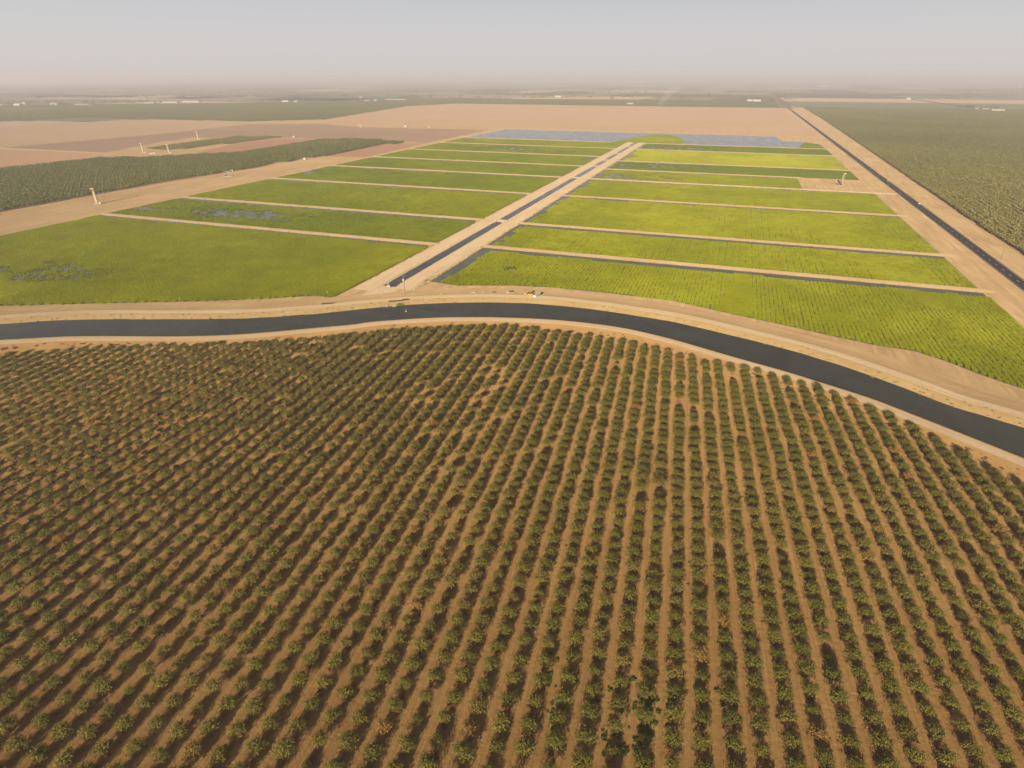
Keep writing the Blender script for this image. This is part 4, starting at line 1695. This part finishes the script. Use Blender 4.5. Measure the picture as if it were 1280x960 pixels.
def stake(px, py, label, h=2.0, z=0.05, rz=0.0):
    e = tag(empty('marker_post', gpos(px, py, z)), label, 'post', 'small posts by the canal')
    mb = MB()
    mb.box((0, 0, h / 2), (0.16, 0.16, h))
    mb.build('post', M['wood'], e)
    mb = MB()
    mb.box((0, -0.1, h - 0.3), (0.5, 0.05, 0.5))
    mb.build('plate', M['white'], e)


stake(410.5, 373.5, 'thin post at the rice edge above the dark pipes', 5.0)
stake(226.5, 379.5, 'thin post at the rice edge on the left', 4.0)
stake(517.5, 365, 'short white post right of the tall wooden pole', 1.8)
stake(854, 386, 'small white post on the right-hand canal bank', 1.6, 0.6)

# float marker in the canal
e = tag(empty('canal_buoy', gpos(507.5, 389.5, WZ)), 'pale pole-shaped buoy floating in the canal below the rubble', 'buoy')
mb = MB()
mb.tube((0, 0, -0.3), (0, 0, 0.35), 0.45, 0.45, 12)
mb.build('float', M['white'], e)
mb = MB()
mb.tube((0, 0, 0.3), (0, 0, 2.0), 0.1, 0.08, 6)
mb.build('mast', M['grey'], e)


# ------------------------------------------------------------------ far farm buildings and trees
def barn(px, py, wpx, label, roof='roof', wall='white', h=6.0, depth=24.0):
    x, y = G(px, py)
    zc = project((x, y, 0))[2]
    w = wpx * zc / FPX
    e = tag(empty('farm_building', (x, y, 0.1), YAW), label, 'building', 'far farm buildings')
    mb = MB()
    mb.box((0, 0, h / 2 - 0.2), (w, depth, h + 0.4))
    wl_ = mb.build('wall', M[wall], e)
    mb = MB()
    mb.prism([(-depth / 2 - 0.6, h), (depth / 2 + 0.6, h), (0, h + depth * 0.16)], -w / 2 - 0.6, w / 2 + 0.6, 'x')
    mb.build('roof', M[roof], e)
    n = max(1, min(5, int(w / 14)))
    for k in range(n):
        mb = MB()
        mb.box(((k + 0.5) * w / n - w / 2, -depth / 2 - 0.05, h * 0.36), (min(5.0, w / n * 0.5), 0.14, h * 0.72))
        mb.build('door', M['grey'], e)
    return e


for (px, py, w, lab, rf, wl_, h) in [
    (24, 132.6, 10, 'bright white shed at the far left beyond the orchard', 'roof', 'white', 9), (32, 130.6, 6, 'smaller pale shed right behind the bright white shed', 'roof', 'wall', 8),
    (2, 133, 9, 'low pale shed cut by the left edge', 'roof', 'wall', 5), (70, 131.7, 11, 'white shed with dark trees beside it at far left', 'roof', 'white', 8), (104, 132, 24, 'long low pale shed right of the dark far trees', 'roof', 'wall', 4),
    (188, 129.5, 16, 'first of the long pale sheds in a row at far left', 'roof', 'wall', 4), (214, 128.6, 24, 'middle one of the long pale sheds at far left', 'roof', 'wall', 5), (240, 127.6, 26, 'last of the long pale sheds in a row at far left', 'roof', 'white', 4),
    (358, 127.4, 9, 'white shed in front of a small dark tree', 'roof', 'white', 6), (371, 127.6, 5, 'tiny shed right of the shed with the dark tree', 'roof', 'wall', 5),
    (452, 122.6, 5, 'white block at the left of the far packing yard', 'roof', 'white', 9), (460, 126.6, 9, 'brown roofed house in the far packing yard', 'roof_red', 'wall', 6), (470, 126.6, 4, 'little white hut in the far packing yard', 'roof', 'white', 6),
    (495, 125.6, 28, 'long pale shed at the right of the far packing yard', 'roof', 'wall', 5), (698, 121.6, 8, 'white shed alone above the big fallow field', 'roof', 'white', 9), (644, 124.3, 4, 'small pale hut left of the lone white shed', 'roof', 'wall', 5),
    (788, 130.8, 7, 'white shed standing in the far green strip', 'roof', 'white', 6), (937, 126.2, 6, 'left white farm shed near the far end of the road', 'roof', 'white', 7), (946, 126.6, 9, 'right white farm shed near the far end of the road', 'roof', 'white', 7),
    (1135, 124.2, 5, 'small white shed at the end of the pale far line', 'roof', 'white', 7), (1231, 137.6, 8, 'brown roofed farmhouse among the right-hand orchard', 'roof_red', 'white', 6), (1246, 139.2, 14, 'long white sheds in the right-hand orchard', 'roof', 'white', 6),
    (1220, 137.4, 4, 'small shed left of the brown roofed farmhouse', 'roof', 'wall', 5), (1030, 108, 12, 'faint pale building on the hazy horizon', 'roof', 'wall', 12), (1274, 109, 5, 'faint white building on the horizon at the right edge', 'roof', 'white', 14)]:
    barn(px, py, w, lab, rf, wl_, h)

traced('farm_track', [(882, 123.3), (930, 123.3), (930, 123.6), (882, 123.6)], 0.4, M['road_dirt'])
traced('farm_track', [(974, 123.4), (1137, 123.55), (1137, 123.85), (974, 123.7)], 0.4, M['road_dirt'])
traced('farm_track', [(1160, 109.5), (1262, 109.8), (1262, 110.3), (1160, 110.0)], 0.4, M['road_dirt'])
traced('farm_yard', [(1222, 140.8), (1275, 141.8), (1262, 139.3), (1225, 139)], 0.4, M['road_dirt'])
traced('farm_yard', [(440, 127), (512, 127), (505, 125.6), (445, 125.6)], 0.4, M['road_dirt'])
traced('farm_yard', [(640, 122.5), (700, 122.5), (790, 121.8), (820, 122.6), (820, 123.2), (640, 123.6)], 0.4, M['road_dirt'])

q = random.Random(31)
ft = []


def far_tree(px, py, sc):
    x, y = G(px, py)
    ft.append((x, y, 0, q.uniform(0, 6.28), (sc * q.uniform(0.9, 1.3), sc * q.uniform(0.9, 1.3), sc), q.randrange(NV), q.uniform(0.0, 0.2)))


for px, py, n, sp in [(80, 131.6, 14, 9), (362, 126.4, 5, 3), (1208, 134.5, 16, 9), (1240, 136.5, 7, 10), (780, 121.5, 5, 6), (932, 124.6, 12, 8), (955, 125.2, 8, 6), (12, 131, 8, 8), (150, 128.8, 30, 40), (215, 127.2, 20, 50),
                      (45, 128, 30, 50), (470, 124.6, 16, 22), (290, 121, 40, 40), (510, 122, 20, 20), (650, 118, 25, 40), (990, 124.8, 5, 8), (1050, 121, 20, 40)]:
    for k in range(n):
        far_tree(px + q.gauss(0, sp * 0.5), py + q.gauss(0, 0.25), q.uniform(2.2, 3.6))
for k in range(420):       # lines of trees along the far field edges
    yy = 108 + 16 * q.random() ** 1.2
    x0 = q.uniform(-40, 1320)
    for j in range(q.randrange(1, 5)):
        far_tree(x0 + j * q.uniform(1, 4), yy + q.gauss(0, 0.08), q.uniform(2.2, 4.0))
scatter('far_trees', ft, tree_src, 0.0, 'scattered dark trees and windbreaks in the hazy distance', 'trees')

# ------------------------------------------------------------------ weeds
def tuft_mesh(seed, r, h, n, mat, wide=0.12):
    q = random.Random(seed)
    mb = MB()
    for k in range(n):
        a = q.uniform(0, 6.28)
        rr = r * math.sqrt(q.random())
        x, y = math.cos(a) * rr, math.sin(a) * rr
        t = q.uniform(0, 3.14)
        dx, dy = math.cos(t) * wide, math.sin(t) * wide
        hh = h * q.uniform(0.4, 1.1)
        lx, ly = q.gauss(0, 0.15), q.gauss(0, 0.15)
        mb.add([(x - dx, y - dy, -0.03), (x + dx, y + dy, -0.03), (x + dx * 1.5 + lx, y + dy * 1.5 + ly, hh), (x - dx * 1.5 + lx, y - dy * 1.5 + ly, hh * 0.8)], [(0, 1, 2, 3)])
    mb.mats = [mat]
    return mb.mesh('tuft')


green_src = source_collection('green_tuft', [tuft_mesh(k, 0.7, 0.5, 40, M['weed']) for k in range(4)])
dry_src = source_collection('dry_tuft', [tuft_mesh(20 + k, 0.7, 0.28, 30, M['dry']) for k in range(4)])
q = random.Random(8)
gw, dw = [], []
for px, py, rx, ry, n in [(805, 890, 22, 46, 120), (790, 930, 20, 30, 60), (730, 720, 10, 50, 30), (800, 740, 24, 60, 36), (690, 860, 8, 80, 50), (755, 900, 8, 50, 26), (860, 760, 10, 120, 40), (905, 850, 20, 90, 30), (1078, 815, 5, 10, 10)]:
    for k in range(n):
        x, y = G(px + q.gauss(0, rx * 0.6), py + q.gauss(0, ry * 0.6))
        u, v = to_local((x, y), TR)
        d_ = ((u - ROW0 + ROW / 2) % ROW) - ROW / 2
        if abs(d_) > 1.9 and q.random() < 0.75:
            u -= d_ * 0.6
            x, y = to_world((u, v), TR)
        if q.random() < 0.45:
            continue
        s = q.uniform(0.35, 0.9)
        gw.append((x, y, 0.03, q.uniform(0, 6.28), (s, s, s), q.randrange(4), q.random()))
for r in range(-75, 45):          # dry weeds and leaf litter under the rows
    u = ROW0 + r * ROW
    v = -10.0
    while v < 330:
        v += q.expovariate(1 / 2.4)
        x, y = to_world((u + q.gauss(0, 0.6), v), TR)
        px, py, zc = project((x, y, 0))
        if not (-40 < px < 1320 and 560 < py < 1000):
            continue
        if fbm(x, y, 0.02, 12) + q.gauss(0, 0.2) < 0.05:
            continue
        ve = v_end(u)
        if ve is None or v > ve:
            continue
        s = q.uniform(0.35, 0.8)
        dw.append((x, y, 0.03, q.uniform(0, 6.28), (s, s, s), q.randrange(4), q.random() * 0.6))
scatter('green_weeds', gw, green_src, 0.0, 'green weeds growing around the trees in the lower middle rows', 'weeds')
scatter('dry_weeds', dw, dry_src, 0.0, 'reddish dry weeds and leaf litter under the orchard rows', 'weeds')
bw = []
nn = normals(near_crest, -1)
for i, p in enumerate(near_crest):
    for k in range(10):
        o = q.gauss(11.5, 2.6)
        if o < 7.5 or fbm(p.x, p.y, 0.02, 4) + q.gauss(0, 0.25) < -0.05:
            continue
        w = p + nn[i] * o + Vector((q.gauss(0, 2), q.gauss(0, 1)))
        s = q.uniform(0.4, 1.1)
        bw.append((w.x, w.y, max(0.05, 1.2 - (o - 7.5) * 0.25), q.uniform(0, 6.28), (s * 1.3, s * 1.3, s), q.randrange(4), q.random() ** 0.7))
scatter('dry_weeds', bw, dry_src, 0.0, 'rusty dry weeds along the near canal bank', 'weeds')
bw = []
nn = normals(far_edge, 1)
for i, p in enumerate(far_edge):
    for k in range(4):
        o = q.uniform(0.3, 4.5)
        w = p + nn[i] * o + Vector((q.gauss(0, 1.5), q.gauss(0, 0.3)))
        s = q.uniform(0.5, 1.0)
        bw.append((w.x, w.y, WZ + o * 0.3, q.uniform(0, 6.28), (s, s, s), q.randrange(4), q.uniform(0.75, 1.0)))
scatter('dry_grass', bw, dry_src, 0.0, 'golden dry grass along the far edge of the canal', 'grass')

lg = []
for k, (t, s0, s1) in enumerate([(t, -614, -230) for t in LT] + [(t, -188, 172) for t in RT if t != 974] + [(974, -188, 90)]):
    sv = s0
    while sv < s1:
        sv += q.expovariate(1 / 1.6)
        side = q.choice([-1, 1])
        w = q.uniform(0.5, 1.1)
        lg.append((sv, t + side * q.uniform(2.6, 4.3), 0.1, q.uniform(0, 6.28), (w * 1.3, w * 1.3, w), q.randrange(4), q.uniform(0.7, 1.0)))
for s_ in (-230.5, -214.6, -204.4, -189.0):
    tv = 345
    while tv < D_END:
        tv += q.expovariate(1 / 1.4)
        w = q.uniform(0.4, 0.9)
        lg.append((s_ + q.gauss(0, 0.5), tv, 0.35, q.uniform(0, 6.28), (w * 1.2, w * 1.2, w), q.randrange(4), q.uniform(0.7, 1.0)))
scatter('dry_grass', lg, dry_src, TH, 'golden dry grass along the levees between the rice fields', 'grass')

# dust rising behind something working on the far field
dm = NT('dust_air')
dm.t.nodes.remove(dm.b)
dv = dm.n('ShaderNodeVolumePrincipled')
dv.inputs['Color'].default_value = (0.95, 0.90, 0.84, 1)
dv.inputs['Density'].default_value = 0.006
dm.l(dv.outputs[0], dm.out.inputs['Volume'])
mb = MB()
dx, dy = G(824, 134)
vs, fs = [], []
for i in range(9):
    f = i / 8
    rr = (9 + 26 * f) * (1 + 0.25 * noise.noise((f * 3, 1.0, 2.0)))
    for j in range(10):
        a = j * 0.6283
        w = 1 + 0.25 * noise.noise((math.cos(a), math.sin(a), f * 2.0))
        vs.append((dx + 55 * f + 30 * f * f + math.cos(a) * rr * w, dy + 60 * f + math.sin(a) * rr * w, 0.3 + 88 * f))
for i in range(8):
    for j in range(10):
        a, b = i * 10 + j, i * 10 + (j + 1) % 10
        fs.append((a, b, b + 10, a + 10))
fs += [tuple(range(9, -1, -1)), tuple(range(80, 90))]
mb.add(vs, fs)
tag(mb.build('dust_plume', dm.m), 'thin pale plume of dust rising from the far field', 'dust', None, 'stuff')

# ------------------------------------------------------------------ haze
hz = NT('haze_air')
hz.t.nodes.remove(hz.b)
pv = hz.n('ShaderNodeVolumePrincipled')
pv.inputs['Color'].default_value = (0.87, 0.885, 1.0, 1)
pv.inputs['Density'].default_value = 1.6e-4
pv.inputs['Anisotropy'].default_value = 0.11
hz.l(pv.outputs[0], hz.out.inputs['Volume'])
mb = MB()
HX = 27000
mb.add([(-HX, -2000, -1.5), (HX, -2000, -1.5), (HX, HX, -1.5), (-HX, HX, -1.5), (-HX, -2000, 140), (HX, -2000, 140), (HX, HX, 140), (-HX, HX, 140)],
       [(3, 2, 1, 0), (4, 5, 6, 7), (0, 1, 5, 4), (1, 2, 6, 5), (2, 3, 7, 6), (3, 0, 4, 7)])
tag(mb.build('haze', hz.m), 'pale dusty haze over the whole valley', 'haze', None, 'stuff')
